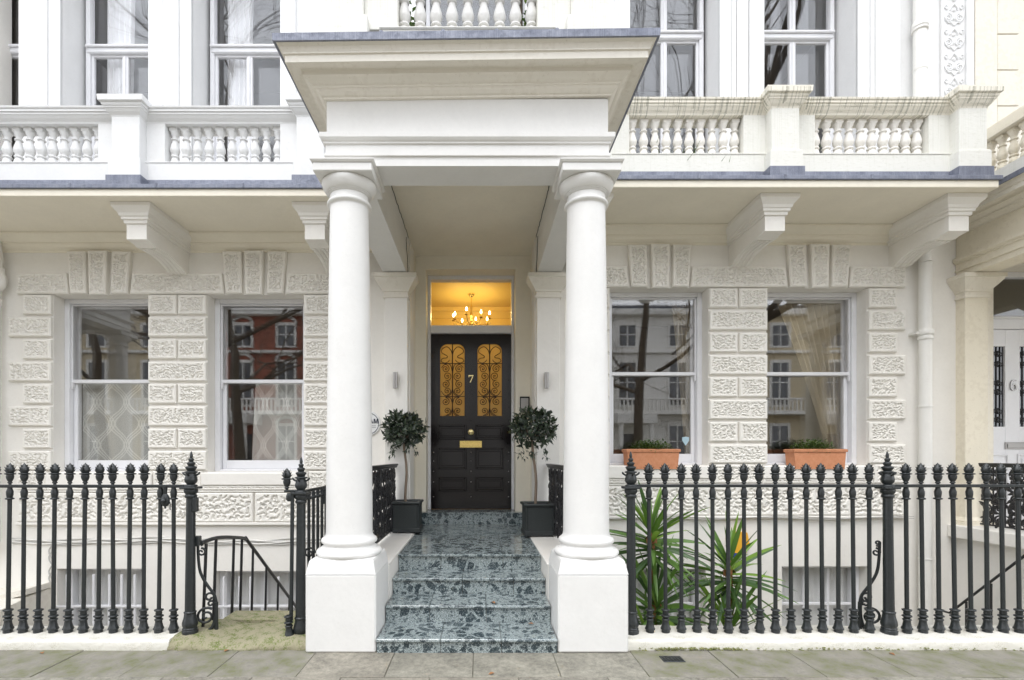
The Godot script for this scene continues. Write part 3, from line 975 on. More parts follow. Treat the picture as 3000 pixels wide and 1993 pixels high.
# ------------------------------------------------------------------ rusticated ground floor front on one side
func rustic_front(house: Node, yo: float, opens: Array, outer: float, dirn: float) -> void:
	# opens: [[x0, x1] inner-to-outer], outer: outermost edge, dirn: -1 left / +1 right
	var rows := 8
	var top := 3.64 + yo
	var pitch := 0.2855
	var piers := []      # [xa, xb, ends] blocks between openings
	var o0: Array = opens[0]
	var o1: Array = opens[1]
	var edge_in: float = o0[0] if dirn > 0 else o0[1]
	for k in rows:
		var y1 := top - k * pitch
		var y0 := y1 - 0.248
		if k == rows - 1:
			y0 = y1 - 0.24
		# pier between the two windows
		var a: float = (o0[1] if dirn > 0 else o1[1]) + 0.004
		var b: float = (o1[0] if dirn > 0 else o0[0]) - 0.004
		if k % 2 == 0:
			var c := (a + b) / 2
			carved_rect(house, "quoin", a, c - 0.012, y0, y1)
			carved_rect(house, "quoin", c + 0.012, b, y0, y1)
		else:
			carved_rect(house, "quoin", a, b, y0, y1)
		# outer jamb: short and long blocks in turn
		var far := 0.365 if k % 2 == 0 else 0.47
		if dirn > 0:
			carved_rect(house, "quoin", o1[1] + 0.004, o1[1] + far, y0, y1)
		else:
			carved_rect(house, "quoin", o1[0] - (0.365 if k % 2 == 0 else 0.55), o1[0] - 0.004, y0, y1)
		# inner jamb beside the porch
		if dirn > 0:
			carved_rect(house, "quoin", edge_in - far, edge_in - 0.004, y0, y1)
		else:
			carved_rect(house, "quoin", edge_in + 0.004, edge_in + far + 0.1, y0, y1)
	# flat arches: lintel blocks with three keystones over each window
	var yb := 3.653 + yo
	var yt := 3.918 + yo
	var bounds := []
	for o in opens:
		var c: float = (o[0] + o[1]) / 2
		for k in 3:
			var bx := c + (k - 1) * 0.262
			var lift := 0.0 if k != 1 else -0.02
			carve_seed += 1
			var wb := 0.104
			var wt := 0.120
			var tx := c + (k - 1) * 0.288
			obj("keystone", carved(Vector2(bx - wb, yb + lift), Vector2(bx + wb, yb + lift), Vector2(tx + wt, 4.19 + yo), Vector2(tx - wt, 4.19 + yo), WALL - (0.085 if k == 1 else 0.062), WALL + 0.01, carve_seed), M.carved, house)
		bounds.append([c - 0.262 - 0.112, c + 0.262 + 0.112])
	bounds.sort_custom(func(p, q): return p[0] < q[0])
	var xa: float = outer if dirn < 0 else edge_in - 0.52
	var xb: float = edge_in + 0.62 if dirn < 0 else outer
	var runs := [[xa, bounds[0][0], false, true], [bounds[0][1], bounds[1][0], true, true], [bounds[1][1], xb, true, false]]
	for r in runs:
		carve_seed += 1
		var g := 0.018
		var sl := 0.028
		var l0: float = r[0] + (g if r[2] else 0.0)
		var l1: float = r[1] - (g if r[3] else 0.0)
		obj("lintel_block", carved(Vector2(l0, yb), Vector2(l1, yb), Vector2(l1 - (sl if r[3] else 0.0), yt), Vector2(l0 + (sl if r[2] else 0.0), yt), WALL - 0.05, WALL + 0.01, carve_seed), M.carved, house)
	# window aprons and the big blocks below
	var m := MB.new()
	for o in opens:
		m.box(o[0] - 0.06, o[1] + 0.06, 1.205 + yo, 1.366 + yo, WALL - 0.06, WALL + 0.05, 0.01)
	obj("sill_apron", m, M.stucco, house)
	var lo: float = outer if dirn < 0 else 1.15
	var hi: float = -1.35 if dirn < 0 else outer
	m = MB.new()
	m.box(lo, hi, 1.115 + yo, 1.14 + yo, WALL - 0.03, WALL + 0.01, 0.006)
	m.box(lo, hi, 0.695 + yo, 0.73 + yo, WALL - 0.055, WALL + 0.01, 0.008)
	obj("string_course", m, M.stucco, house)
	# narrow carved courses: between the aprons and just under them
	var xs := [lo]
	for o in opens:
		xs.append(o[0] - 0.065)
		xs.append(o[1] + 0.065)
	xs.append(hi)
	xs.sort()
	for k in range(0, xs.size(), 2):
		if xs[k + 1] - xs[k] > 0.1:
			carved_rect(house, "base_block", xs[k], xs[k + 1], 1.145 + yo, 1.385 + yo)
	for o in opens:
		carved_rect(house, "base_block", o[0] - 0.06, o[1] + 0.06, 1.142 + yo, 1.202 + yo)
	var cuts := [-5.93, -4.87, -2.89, -1.35] if dirn < 0 else [1.15, 2.95, 4.75, 5.44]
	for k in 3:
		var xa2: float = cuts[k] + 0.012
		var xb2: float = cuts[k + 1] - 0.012
		carved_rect(house, "base_block", xa2, xb2, 0.735 + yo, 1.105 + yo, 1.45)

# ------------------------------------------------------------------ ironwork
func make_iron_shapes() -> void:
	var m := MB.new()      # shaft of a railing bar with its collar, foot at y 0
	m.lathe([[0.0155, 0.17], [0.0155, 1.06], [0.0155, 1.06], [0.030, 1.064], [0.031, 1.072], [0.020, 1.078], [0.020, 1.078], [0.024, 1.10], [0.025, 1.125], [0.017, 1.15], [0.016, 1.18]], 10, Vector3.ZERO)
	shape.bar = m.mesh()
	m = MB.new()
	m.lathe([[0.032, -0.002], [0.033, 0.012], [0.030, 0.018], [0.030, 0.018], [0.039, 0.024], [0.040, 0.032], [0.033, 0.045], [0.026, 0.075], [0.025, 0.094], [0.025, 0.094], [0.031, 0.098], [0.031, 0.106], [0.021, 0.112], [0.021, 0.112], [0.026, 0.122], [0.036, 0.127], [0.034, 0.135], [0.021, 0.141], [0.021, 0.141], [0.025, 0.149], [0.023, 0.158], [0.023, 0.168], [0.023, 0.168], [0.034, 0.173], [0.034, 0.182], [0.016, 0.188]], 12, Vector3.ZERO)
	shape.foot = m.mesh()
	m = MB.new()      # leafy finial on a cup
	m.lathe([[0.012, -0.01], [0.012, 0.010], [0.012, 0.010], [0.020, 0.014], [0.019, 0.021], [0.014, 0.025], [0.014, 0.025], [0.021, 0.034], [0.029, 0.052], [0.031, 0.070], [0.027, 0.080], [0.027, 0.080], [0.043, 0.084], [0.044, 0.091], [0.026, 0.096], [0.026, 0.096], [0.033, 0.108], [0.035, 0.120], [0.031, 0.137], [0.020, 0.153], [0.008, 0.168], [0.0, 0.178]], 10, Vector3.ZERO, 1.0, 0.8)
	for t in [0.0, PI / 2]:
		var B := Basis(Vector3.UP, t)
		for e in [[0.034, 0.106, 0.047, 0.124], [0.034, 0.122, 0.043, 0.146], [0.026, 0.138, 0.030, 0.164]]:
			for s in [-1.0, 1.0]:
				var a := B * Vector3(s * e[0] * 0.6, e[1] - 0.012, 0.009)
				var b := B * Vector3(s * e[0] * 0.6, e[1] + 0.008, 0.009)
				var c := B * Vector3(s * e[2], e[3], 0.0)
				var a2 := B * Vector3(s * e[0] * 0.6, e[1] - 0.012, -0.009)
				var b2 := B * Vector3(s * e[0] * 0.6, e[1] + 0.008, -0.009)
				m.t(a, c, b)
				m.t(a2, b2, c)
				m.t(a, a2, c)
				m.t(b, c, b2)
	shape.finial = m.mesh()
	m = MB.new()      # stout post, foot at y 0
	m.lathe([[0.058, -0.004], [0.060, 0.03], [0.054, 0.036], [0.054, 0.036], [0.056, 0.048], [0.050, 0.055], [0.050, 0.055], [0.058, 0.075], [0.056, 0.10], [0.046, 0.135], [0.042, 0.165], [0.042, 0.165], [0.047, 0.17], [0.047, 0.178], [0.039, 0.184], [0.039, 0.184], [0.036, 0.60], [0.034, 1.085], [0.034, 1.085], [0.044, 1.09], [0.046, 1.105], [0.038, 1.115], [0.038, 1.115], [0.050, 1.13], [0.053, 1.15], [0.045, 1.16]], 12, Vector3.ZERO)
	shape.post = m.mesh()
	m = MB.new()
	m.box(-0.062, 0.062, 1.158, 1.176, -0.062, 0.062, 0.004)
	m.lathe([[0.045, 1.176], [0.048, 1.186], [0.030, 1.195], [0.030, 1.195], [0.045, 1.215], [0.048, 1.235], [0.040, 1.265], [0.035, 1.283], [0.035, 1.283], [0.050, 1.288], [0.050, 1.296], [0.028, 1.302], [0.028, 1.302], [0.042, 1.325], [0.043, 1.333], [0.022, 1.342], [0.022, 1.342], [0.031, 1.36], [0.031, 1.367], [0.015, 1.376], [0.015, 1.376], [0.021, 1.392], [0.021, 1.398], [0.010, 1.406], [0.010, 1.406], [0.013, 1.424], [0.006, 1.45], [0.0, 1.462]], 12, Vector3.ZERO)
	for k in 4:
		var B := Basis(Vector3.UP, k * PI / 2)
		var pts := []
		for j in 7:
			var f := j / 6.0
			pts.append(B * Vector3(0.034 + 0.033 * sin(f * PI * 0.62), 1.262 + 0.035 * f - 0.012 * maxf(0.0, f - 0.7) * 3.0, 0))
		m.tube(pts, 0.007, 0.009, 6)
	shape.post_cap = m.mesh()

func railing_bar(fence: Node, x: float, y: float, Z: float, r: RandomNumberGenerator) -> void:
	var b := obj("bar", shape.bar, M.iron, fence)
	b.position = P(x, y, Z)
	b.rotation = Vector3(-0.012 + r.randf_range(-0.006, 0.006), r.randf_range(-0.3, 0.3), r.randf_range(-0.008, 0.008))
	obj("foot", shape.foot, M.iron, b)
	var f := obj("finial", shape.finial, M.iron, b)
	f.position.y = 1.18

func railing_post(fence: Node, x: float, y: float, Z: float) -> Node3D:
	var p := obj("post", shape.post, M.iron, fence)
	p.position = P(x, y, Z)
	p.rotation.x = -0.012
	obj("post_finial", shape.post_cap, M.iron, p)
	return p

func scroll_stay(fence: Node, x: float, s: float, Z: float) -> void:      # wrought stay curling down behind a post, s: side it swings to
	var m := MB.new()
	var U := Vector3(s, 0, -0.35).normalized()
	var V := Vector3.UP
	var o := P(x, 0, Z)
	var at := func(u: float, y: float) -> Vector3: return o + U * u + V * y
	m.tube(smooth_path([at.call(0.03, 0.80), at.call(0.035, 0.66), at.call(0.05, 0.55), at.call(0.095, 0.45), at.call(0.15, 0.36), at.call(0.165, 0.29)]), 0.011, 0.012, 8)
	m.tube(spiral(at.call(0.055, 0.715), 0.034, 1.3, 1.6, -s, U, V, 16), 0.009, 0.007, 6)
	m.tube(spiral(at.call(0.045, 0.79), 0.024, 1.2, -1.2, s, U, V, 14), 0.009, 0.007, 6)
	m.tube(spiral(at.call(0.09, 0.19), 0.072, 1.7, 0.9, 1.0, U, V, 26), 0.011, 0.008, 7)
	m.tube(spiral(at.call(0.115, 0.345), 0.04, 1.1, -0.8, 1.0, U, V, 16, 0.4), 0.010, 0.009, 6)
	m.tube(spiral(at.call(0.125, 0.29), 0.026, 1.1, -0.6, 1.0, U, V, 14, 0.4), 0.009, 0.008, 6)
	m.tube(smooth_path([at.call(0.165, 0.30), at.call(0.16, 0.18), at.call(0.13, 0.09), at.call(0.05, 0.05)]), 0.013, 0.015, 8)
	m.tube([at.call(0.165, 0.30), at.call(0.165, 0.05)], 0.015, 0.017, 8)
	obj("scroll_stay", m, M.iron, fence)

func cast_panel(n: Node, x: float, Z0: float, Z1: float, y0: float, y1: float, sd: int) -> void:      # dense cast-iron foliage panel lying along Z
	var r := RandomNumberGenerator.new()
	r.seed = sd
	var m := MB.new()
	m.tube([P(x, y1, Z0), P(x, y1, Z1)], 0.024, 0.024, 8)
	m.box(x - 0.035, x + 0.035, y1 + 0.005, y1 + 0.028, Z0, Z1, 0.006)
	obj("handrail", m, M.iron_black, n)
	m = MB.new()
	m.box(x - 0.012, x + 0.012, y0, y0 + 0.02, Z0, Z1, 0.003)
	obj("bottom_rail", m, M.iron_black, n)
	var cells := int((Z1 - Z0) / 0.29)
	var U := Vector3(0, 0, -1)
	var V := Vector3.UP
	for c in cells:
		m = MB.new()
		var z := Z0 + (c + 0.5) * (Z1 - Z0) / cells
		var h := y1 - y0
		m.tube([P(x, y0, z), P(x, y1, z)], 0.010, 0.010, 6)
		m.tube([P(x, y0, z - 0.14), P(x, y1, z - 0.14)], 0.011, 0.011, 6)
		for s in [-1.0, 1.0]:
			for k in 5:
				var cy: float = y0 + h * (0.10 + 0.19 * k)
				m.tube(spiral(P(x, cy, z + s * 0.068), 0.058, 1.5, (0.5 if k % 2 == 0 else -0.5) * PI, s * (1.0 if k % 2 == 0 else -1.0), U, V, 14), 0.012, 0.010, 5)
				for j in 10:      # cast leaves
					var a := r.randf_range(0, TAU)
					var p := P(x + r.randf_range(-0.006, 0.006), cy + r.randf_range(-0.06, 0.06), z + s * r.randf_range(0.02, 0.13))
					var d := (U * cos(a) + V * sin(a)) * r.randf_range(0.04, 0.075)
					m.lathe([[0.0, -0.5], [0.30, -0.25], [0.34, 0.0], [0.2, 0.3], [0.0, 0.5]], 5, p, d.length(), d.length() * 0.35, Basis(d.normalized().cross(Vector3.RIGHT), d, Vector3.RIGHT).orthonormalized().scaled(Vector3(1, 1, 1)) * Basis().scaled(Vector3(1, d.length() * 1.9, 1)))
		obj("cast_panel", m, M.iron_black, n)

# ------------------------------------------------------------------ greenery
func leaf(m: MB, base: Vector3, dir: Vector3, up: Vector3, L: float, w: float, curl := 0.25) -> void:
	var s := dir.cross(up).normalized()
	var nn := s.cross(dir).normalized()
	var a := base
	var mid := base + dir * L * 0.45 - nn * L * curl * 0.15
	var tip := base + dir * L - nn * L * curl
	var l := mid + s * w + nn * w * 0.35
	var r := mid - s * w + nn * w * 0.35
	m.t(a, mid, l)
	m.t(a, r, mid)
	m.t(l, mid, tip)
	m.t(mid, r, tip)

func rand_dir(r: RandomNumberGenerator) -> Vector3:
	var z := r.randf_range(-1, 1)
	var a := r.randf_range(0, TAU)
	var k := sqrt(1.0 - z * z)
	return Vector3(k * cos(a), z, k * sin(a))

func bay_tree(at: Vector3, crown: Vector3, rx: float, ry: float, sd: int, label: String) -> void:
	var r := RandomNumberGenerator.new()
	r.seed = sd
	var t := thing("bay_tree", label, "tree", at, "bay trees flanking the door")
	var c := crown - at
	var m := MB.new()
	var pts := []
	for k in 9:
		var f := k / 8.0
		pts.append(Vector3(c.x * f + 0.012 * sin(f * 7.0 + sd), (c.y - ry * 0.55) * f, c.z * f + 0.008 * cos(f * 6.0)))
	m.tube(pts, 0.017, 0.014, 8)
	var limbs := []
	for k in 9:
		var d := rand_dir(r)
		d.y = absf(d.y) * 0.8 + 0.3
		d = d.normalized()
		var e: Vector3 = pts[-1] + Vector3(d.x * rx, d.y * ry, d.z * rx) * 0.8
		m.tube(smooth_path([pts[-1], pts[-1].lerp(e, 0.5) + Vector3(0, 0.02, 0), e], 3), 0.008, 0.003, 5)
		limbs.append(e)
	obj("trunk", m, M.bark, t)
	for e in [["bay_dark", 480, 0.0], ["bay_mid", 360, 0.25]]:
		m = MB.new()
		var made := 0
		while made < e[1]:
			var d := rand_dir(r)
			var lump := 0.86 + 0.16 * sin(d.x * 5.0 + sd) * cos(d.z * 4.0 + d.y * 6.0)
			var rad := pow(r.randf_range(0.2 + e[2], 1.0), 0.5) * lump
			if d.y < -0.55 and r.randf() < 0.6:
				continue
			var p := c + Vector3(d.x * rx, d.y * ry, d.z * rx) * rad
			var dir := (d * 0.75 + rand_dir(r) * 0.8 + Vector3(0, 0.12, 0)).normalized()
			leaf(m, p, dir, (d + Vector3.UP * 0.6 + rand_dir(r) * 0.4).normalized(), r.randf_range(0.06, 0.10), r.randf_range(0.014, 0.022), r.randf_range(0.05, 0.4))
			made += 1
		for k in 5:      # straggling low shoots
			var a := r.randf_range(0, TAU)
			var q := c + Vector3(cos(a) * rx * 0.55, -ry * r.randf_range(1.0, 1.3), sin(a) * rx * 0.55)
			for j in 5:
				leaf(m, q + rand_dir(r) * 0.03, (rand_dir(r) + Vector3(0, -0.3, 0)).normalized(), Vector3.UP, r.randf_range(0.05, 0.075), 0.013)
		obj("crown", m, M[e[0]], t)

func bay_planter(x: float, y: float, Z: float, turn: float, label: String) -> void:
	var t := thing("planter", label, "planter", P(x, y, Z), "square planters of the bay trees")
	t.rotation.y = turn
	var m := MB.new()
	var h := 0.165
	for s in [-1.0, 1.0]:
		m.box(s * h, s * (h - 0.018), 0.02, 0.345, -h, h, 0.004)
		m.box(-h + 0.019, h - 0.019, 0.02, 0.345, s * h, s * (h - 0.018), 0.004)
	obj("body", m, M.planter, t)
	m = MB.new()
	m.sweep([[-0.02, 0.343], [0.008, 0.345], [0.02, 0.352], [0.022, 0.368], [0.014, 0.38], [-0.02, 0.38], [-0.028, 0.36]], [Vector2(-h, -h), Vector2(h, -h), Vector2(h, h), Vector2(-h, h)], true, -1.0)
	obj("rim", m, M.planter, t)
	m = MB.new()
	m.sweep([[-0.01, 0.012], [0.014, 0.014], [0.014, 0.055], [0.004, 0.065], [-0.002, 0.067]], [Vector2(-h, -h), Vector2(h, -h), Vector2(h, h), Vector2(-h, h)], true, -1.0)
	m.box(-h, h, 0.012, 0.03, -h, h)
	for sx in [-1.0, 1.0]:
		for sz in [-1.0, 1.0]:
			m.box(sx * 0.15, sx * 0.10, 0.0, 0.013, sz * 0.15, sz * 0.10)
	obj("base", m, M.planter, t)
	m = MB.new()
	m.box(-h + 0.018, h - 0.018, 0.30, 0.33, -h + 0.018, h - 0.018)
	obj("soil", m, M.soil, t)

func sword_leaf(root: Vector3, dir: Vector3, L: float, w: float, droop: float, twist := 0.0) -> MB:
	var m := MB.new()
	var s := dir.cross(Vector3.UP)
	if s.length() < 0.1:
		s = Vector3(1, 0, 0.2)
	s = s.normalized().rotated(dir.normalized(), twist)
	var rows := []
	var p := root
	var d := dir.normalized()
	var N := 7
	for i in N + 1:
		var f := float(i) / N
		var ww := w * (0.55 + 0.45 * sin(minf(f * 2.2, PI / 2))) * pow(maxf(0.0, 1.0 - f), 0.55) + 0.0006
		var up := s.cross(d).normalized()
		rows.append(PackedVector3Array([p - s * ww + up * ww * 0.45, p, p + s * ww + up * ww * 0.45]))
		d = (d + Vector3(0, -droop / N, 0)).normalized()
		p += d * L / N
	m.grid(rows)
	return m

func yucca(at: Vector3, heads: Array, sd: int, label: String) -> void:
	var r := RandomNumberGenerator.new()
	r.seed = sd
	var t := thing("yucca", label, "plant", at, "yuccas in the basement area")
	var m := MB.new()
	var top: Vector3 = heads[0][0]
	m.tube(smooth_path([Vector3.ZERO, top * 0.5 + Vector3(0.03, 0, 0), top]), 0.045, 0.032, 10)
	for k in 26:      # shaggy leaf bases
		var f := r.randf_range(0.1, 0.98)
		var a := r.randf_range(0, TAU)
		m.lathe([[0.0, -0.03], [0.022, 0.0], [0.0, 0.04]], 5, top * f + Vector3(cos(a), 0, sin(a)) * 0.035)
	obj("trunk", m, M.dead_leaf, t)
	for h in heads:
		for k in h[1]:
			var f: float = float(k) / h[1]
			var a: float = k * 2.39996 + r.randf_range(-0.3, 0.3)
			var el := lerpf(1.45, -0.55, pow(f, 0.75)) + r.randf_range(-0.16, 0.16)
			var d := Vector3(cos(a) * cos(el), sin(el), sin(a) * cos(el))
			var L: float = h[2] * r.randf_range(0.8, 1.15) * (0.8 + 0.2 * sin(f * PI))
			var o: Vector3 = h[0] + Vector3(0, -f * h[3], 0) + Vector3(d.x, 0, d.z) * 0.02
			obj("leaf", sword_leaf(o, d, L, r.randf_range(0.026, 0.038), lerpf(0.25, 0.75, f) * r.randf_range(0.6, 1.3), r.randf_range(-1.1, 1.1)), M[["yucca_a", "yucca_b", "yucca_a", "yucca_c"][r.randi() % 4] if f < 0.55 else ["yucca_a", "yucca_c", "yucca_c"][r.randi() % 3]], t)
		for k in 5:
			var a := r.randf_range(0, TAU)
			obj("withered_leaf", sword_leaf(h[0] + Vector3(0, -0.08, 0), Vector3(cos(a), -0.3, sin(a)), 0.12, 0.03, 1.2), M.dead_leaf, t)

func shrub(called: String, label: String, at: Vector3, size: Vector3, count: int, L: float, sd: int, group := "", grassy := false) -> void:
	var r := RandomNumberGenerator.new()
	r.seed = sd
	var t := thing(called, label, "plant", at, group)
	var m := MB.new()
	for k in 6:
		var e := Vector3(r.randf_range(-0.8, 0.8) * size.x, size.y * r.randf_range(0.5, 0.9), r.randf_range(-0.8, 0.8) * size.z)
		m.tube([Vector3(e.x * 0.7, 0, e.z * 0.6), e], 0.004, 0.002, 4)
	obj("stems", m, M.bark, t)
	for q in [["shrub", 0.6], ["shrub_b", 0.4]]:
		m = MB.new()
		for k in int(count * q[1]):
			var d := rand_dir(r)
			d.y = absf(d.y)
			var rad := pow(r.randf(), 0.4)
			var lump := 0.75 + 0.25 * sin(d.x * 9.0 + k % 7)
			var p := Vector3(d.x * size.x, d.y * size.y * lump, d.z * size.z) * rad
			if grassy:
				p = Vector3(r.randf_range(-1, 1) * size.x, 0, r.randf_range(-1, 1) * size.z)
				leaf(m, p, (Vector3.UP + rand_dir(r) * 0.6).normalized(), rand_dir(r), size.y * r.randf_range(0.5, 1.1), L * 0.12, 0.5)
			else:
				leaf(m, p, (d + rand_dir(r) * 0.8).normalized(), Vector3.UP, L * r.randf_range(0.7, 1.3), L * 0.25)
		obj("foliage", m, M[q[0]], t)

func bare_tree(at: Vector3, h: float, r0: float, sd: int, label: String) -> void:
	var r := RandomNumberGenerator.new()
	r.seed = sd
	var t := thing("bare_tree", label, "tree", at, "bare street trees mirrored in the windows")
	var trunk := MB.new()
	var crown := MB.new()
	var lean := Vector3(r.randf_range(-0.05, 0.05), 1, r.randf_range(-0.05, 0.05)).normalized()
	var pts := []
	for k in 7:
		var f := k / 6.0
		pts.append(lean * h * 0.42 * f + Vector3(sin(f * 4.0 + sd) * 0.12, 0, cos(f * 3.0) * 0.1))
	trunk.tube(pts, r0, r0 * 0.72, 10)
	var todo := [[pts[-1], lean, r0 * 0.72, h * 0.34, 0]]
	for k in 3:
		var a := r.randf_range(0, TAU)
		todo.append([pts[4] + Vector3(0, k * 0.3, 0), Vector3(cos(a), 0.55, sin(a)).normalized(), r0 * 0.42, h * 0.26, 1])
	while todo.size():
		var b: Array = todo.pop_back()
		var kids := 3 if b[4] < 2 else 3
		var d: Vector3 = b[1]
		var mid: Vector3 = b[0] + d * b[3] * 0.5 + rand_dir(r) * b[3] * 0.10
		var end: Vector3 = b[0] + d * b[3] + rand_dir(r) * b[3] * 0.14
		(trunk if b[4] < 2 else crown).tube(smooth_path([b[0], mid, end], 3 if b[4] < 3 else 2), b[2], b[2] * 0.55, [9, 7, 5, 4, 3, 3][b[4]])
		if b[4] < 5:
			for k in kids + (1 if b[4] in [1, 2, 3] else 0):
				var nd := (d + rand_dir(r) * 0.75 + Vector3(0, 0.12, 0)).normalized()
				var from: Vector3 = b[0].lerp(end, r.randf_range(0.45, 1.0)) if k > 0 else end
				todo.append([from, nd, b[2] * r.randf_range(0.42, 0.58), b[3] * r.randf_range(0.55, 0.8), b[4] + 1])
	obj("trunk", trunk, M.plane_bark, t)
	obj("branches", crown, M.plane_bark, t)

# ------------------------------------------------------------------ cloth
func hanging(x0: float, x1: float, xb0: float, xb1: float, y0: float, y1: float, Z: float, folds: float, depth: float) -> MB:
	var m := MB.new()
	var rows := []
	var N := 14
	for j in N + 1:
		var f := float(j) / N
		var line := PackedVector3Array()
		var a := lerpf(xb0, x0, pow(f, 1.3))
		var b := lerpf(xb1, x1, pow(f, 1.3))
		for i in 73:
			var g := i / 72.0
			line.append(P(lerpf(a, b, g), lerpf(y0, y1, f), Z + depth * (sin(g * folds * TAU + 0.6 * sin(f * 2.0)) + 0.4 * sin(g * folds * 3.7 + f))))
		rows.append(line)
	m.grid(rows, false, true)
	return m

# ------------------------------------------------------------------ the scene
func _ready() -> void:
	# camera: level, lens shifted up and a little to the right
	var cam := Camera3D.new()
	cam.name = "camera"
	cam.projection = Camera3D.PROJECTION_FRUSTUM
	cam.near = 0.1
	cam.far = 300.0
	cam.size = 0.1 * 1993.0 / 1500.0
	cam.frustum_offset = Vector2(93.5, 338.5) / 1500.0 * 0.1
	add_child(cam)
	cam.position = Vector3(0, 1.5, 0)
	cam.current = true
	# overcast sky
	var we := WorldEnvironment.new()
	we.name = "environment"
	var env := Environment.new()
	env.background_mode = Environment.BG_SKY
	var sky := Sky.new()
	var sm := ProceduralSkyMaterial.new()
	sm.sky_top_color = lin(0.76, 0.795, 0.87)
	sm.sky_horizon_color = lin(1.0, 1.03, 1.08)
	sm.sky_curve = 0.35
	sm.ground_bottom_color = lin(0.2, 0.19, 0.17)
	sm.ground_horizon_color = lin(0.45, 0.45, 0.45)
	sm.sun_angle_max = 1.0
	sm.sky_energy_multiplier = 1.0
	sky.sky_material = sm
	env.sky = sky
	env.tonemap_mode = Environment.TONE_MAPPER_LINEAR
	env.tonemap_exposure = 2.95
	env.sdfgi_enabled = true
	env.ssao_enabled = true
	env.ssil_enabled = true
	we.environment = env
	add_child(we)
	var sun := DirectionalLight3D.new()
	sun.name = "sun"
	sun.light_energy = 0.15
	sun.light_angular_distance = 30.0
	sun.light_color = Color(1.0, 0.985, 0.96)
	sun.shadow_enabled = true
	sun.sky_mode = DirectionalLight3D.SKY_MODE_LIGHT_ONLY
	add_child(sun)
	sun.look_at_from_position(Vector3(-2.5, 12, 3), Vector3(0, 0, -4), Vector3.UP)
	build_materials()
	shape.baluster = baluster_shape()
	make_iron_shapes()
	build_ground()
	build_house()
	build_neighbours()
	build_opposite()
	build_steps()
	build_railings()
	build_door_and_hall()
	build_small_things()
	build_plants()

func build_ground() -> void:
	var rng := RandomNumberGenerator.new()
	rng.seed = 5
	var m := MB.new()
	m.box(-60, 60, -0.15, -0.008, -3.0, 3.96)
	var pv := obj("pavement", m, M.mortar)
	tag(pv, "", "", "", "structure")
	# paving slabs, laid in courses away from the railings
	var Z := 3.965
	var row := 0
	while Z > -2.5:
		var d := 0.50 if row == 0 else 0.62
		var x := -7.25 + (0.0 if row % 2 == 0 else 0.31)
		while x < 8.0:
			var w := 0.60
			var s := MB.new()
			var drop := rng.randf_range(-0.003, 0.003)
			s.box(x + 0.0025, x + w - 0.0025, -0.045, drop, Z - d + 0.0025, Z - 0.0025, 0.003)
			var wet := row == 0 and (x < -1.7 or x > 1.1)
			obj("paving_slab", s, M.slab_algae if wet else M[["slab_a", "slab_b", "slab_c"][rng.randi() % 3]], pv)
			x += w
		Z -= d
		row += 1
	m = MB.new()
	m.box(-60, 60, -0.4, -0.13, -16.5, -3.15)
	tag(obj("road", m, M.asphalt), "", "", "", "structure")
	m = MB.new()
	m.box(-60, 60, -0.3, -0.002, -3.15, -3.0, 0.01)
	m.box(-60, 60, -0.3, -0.002, -16.65, -16.5, 0.01)
	tag(obj("kerb", m, M.slab_c), "", "", "", "structure")
	m = MB.new()
	m.box(-60, 60, -0.3, -0.004, -60.0, -16.65)
	tag(obj("far_pavement", m, M.slab_a), "", "", "", "structure")
	m = MB.new()
	m.box(-16, 16, -2.45, -2.3, 3.9, 7.2)
	tag(obj("area_floor", m, M.coping), "", "", "", "structure")

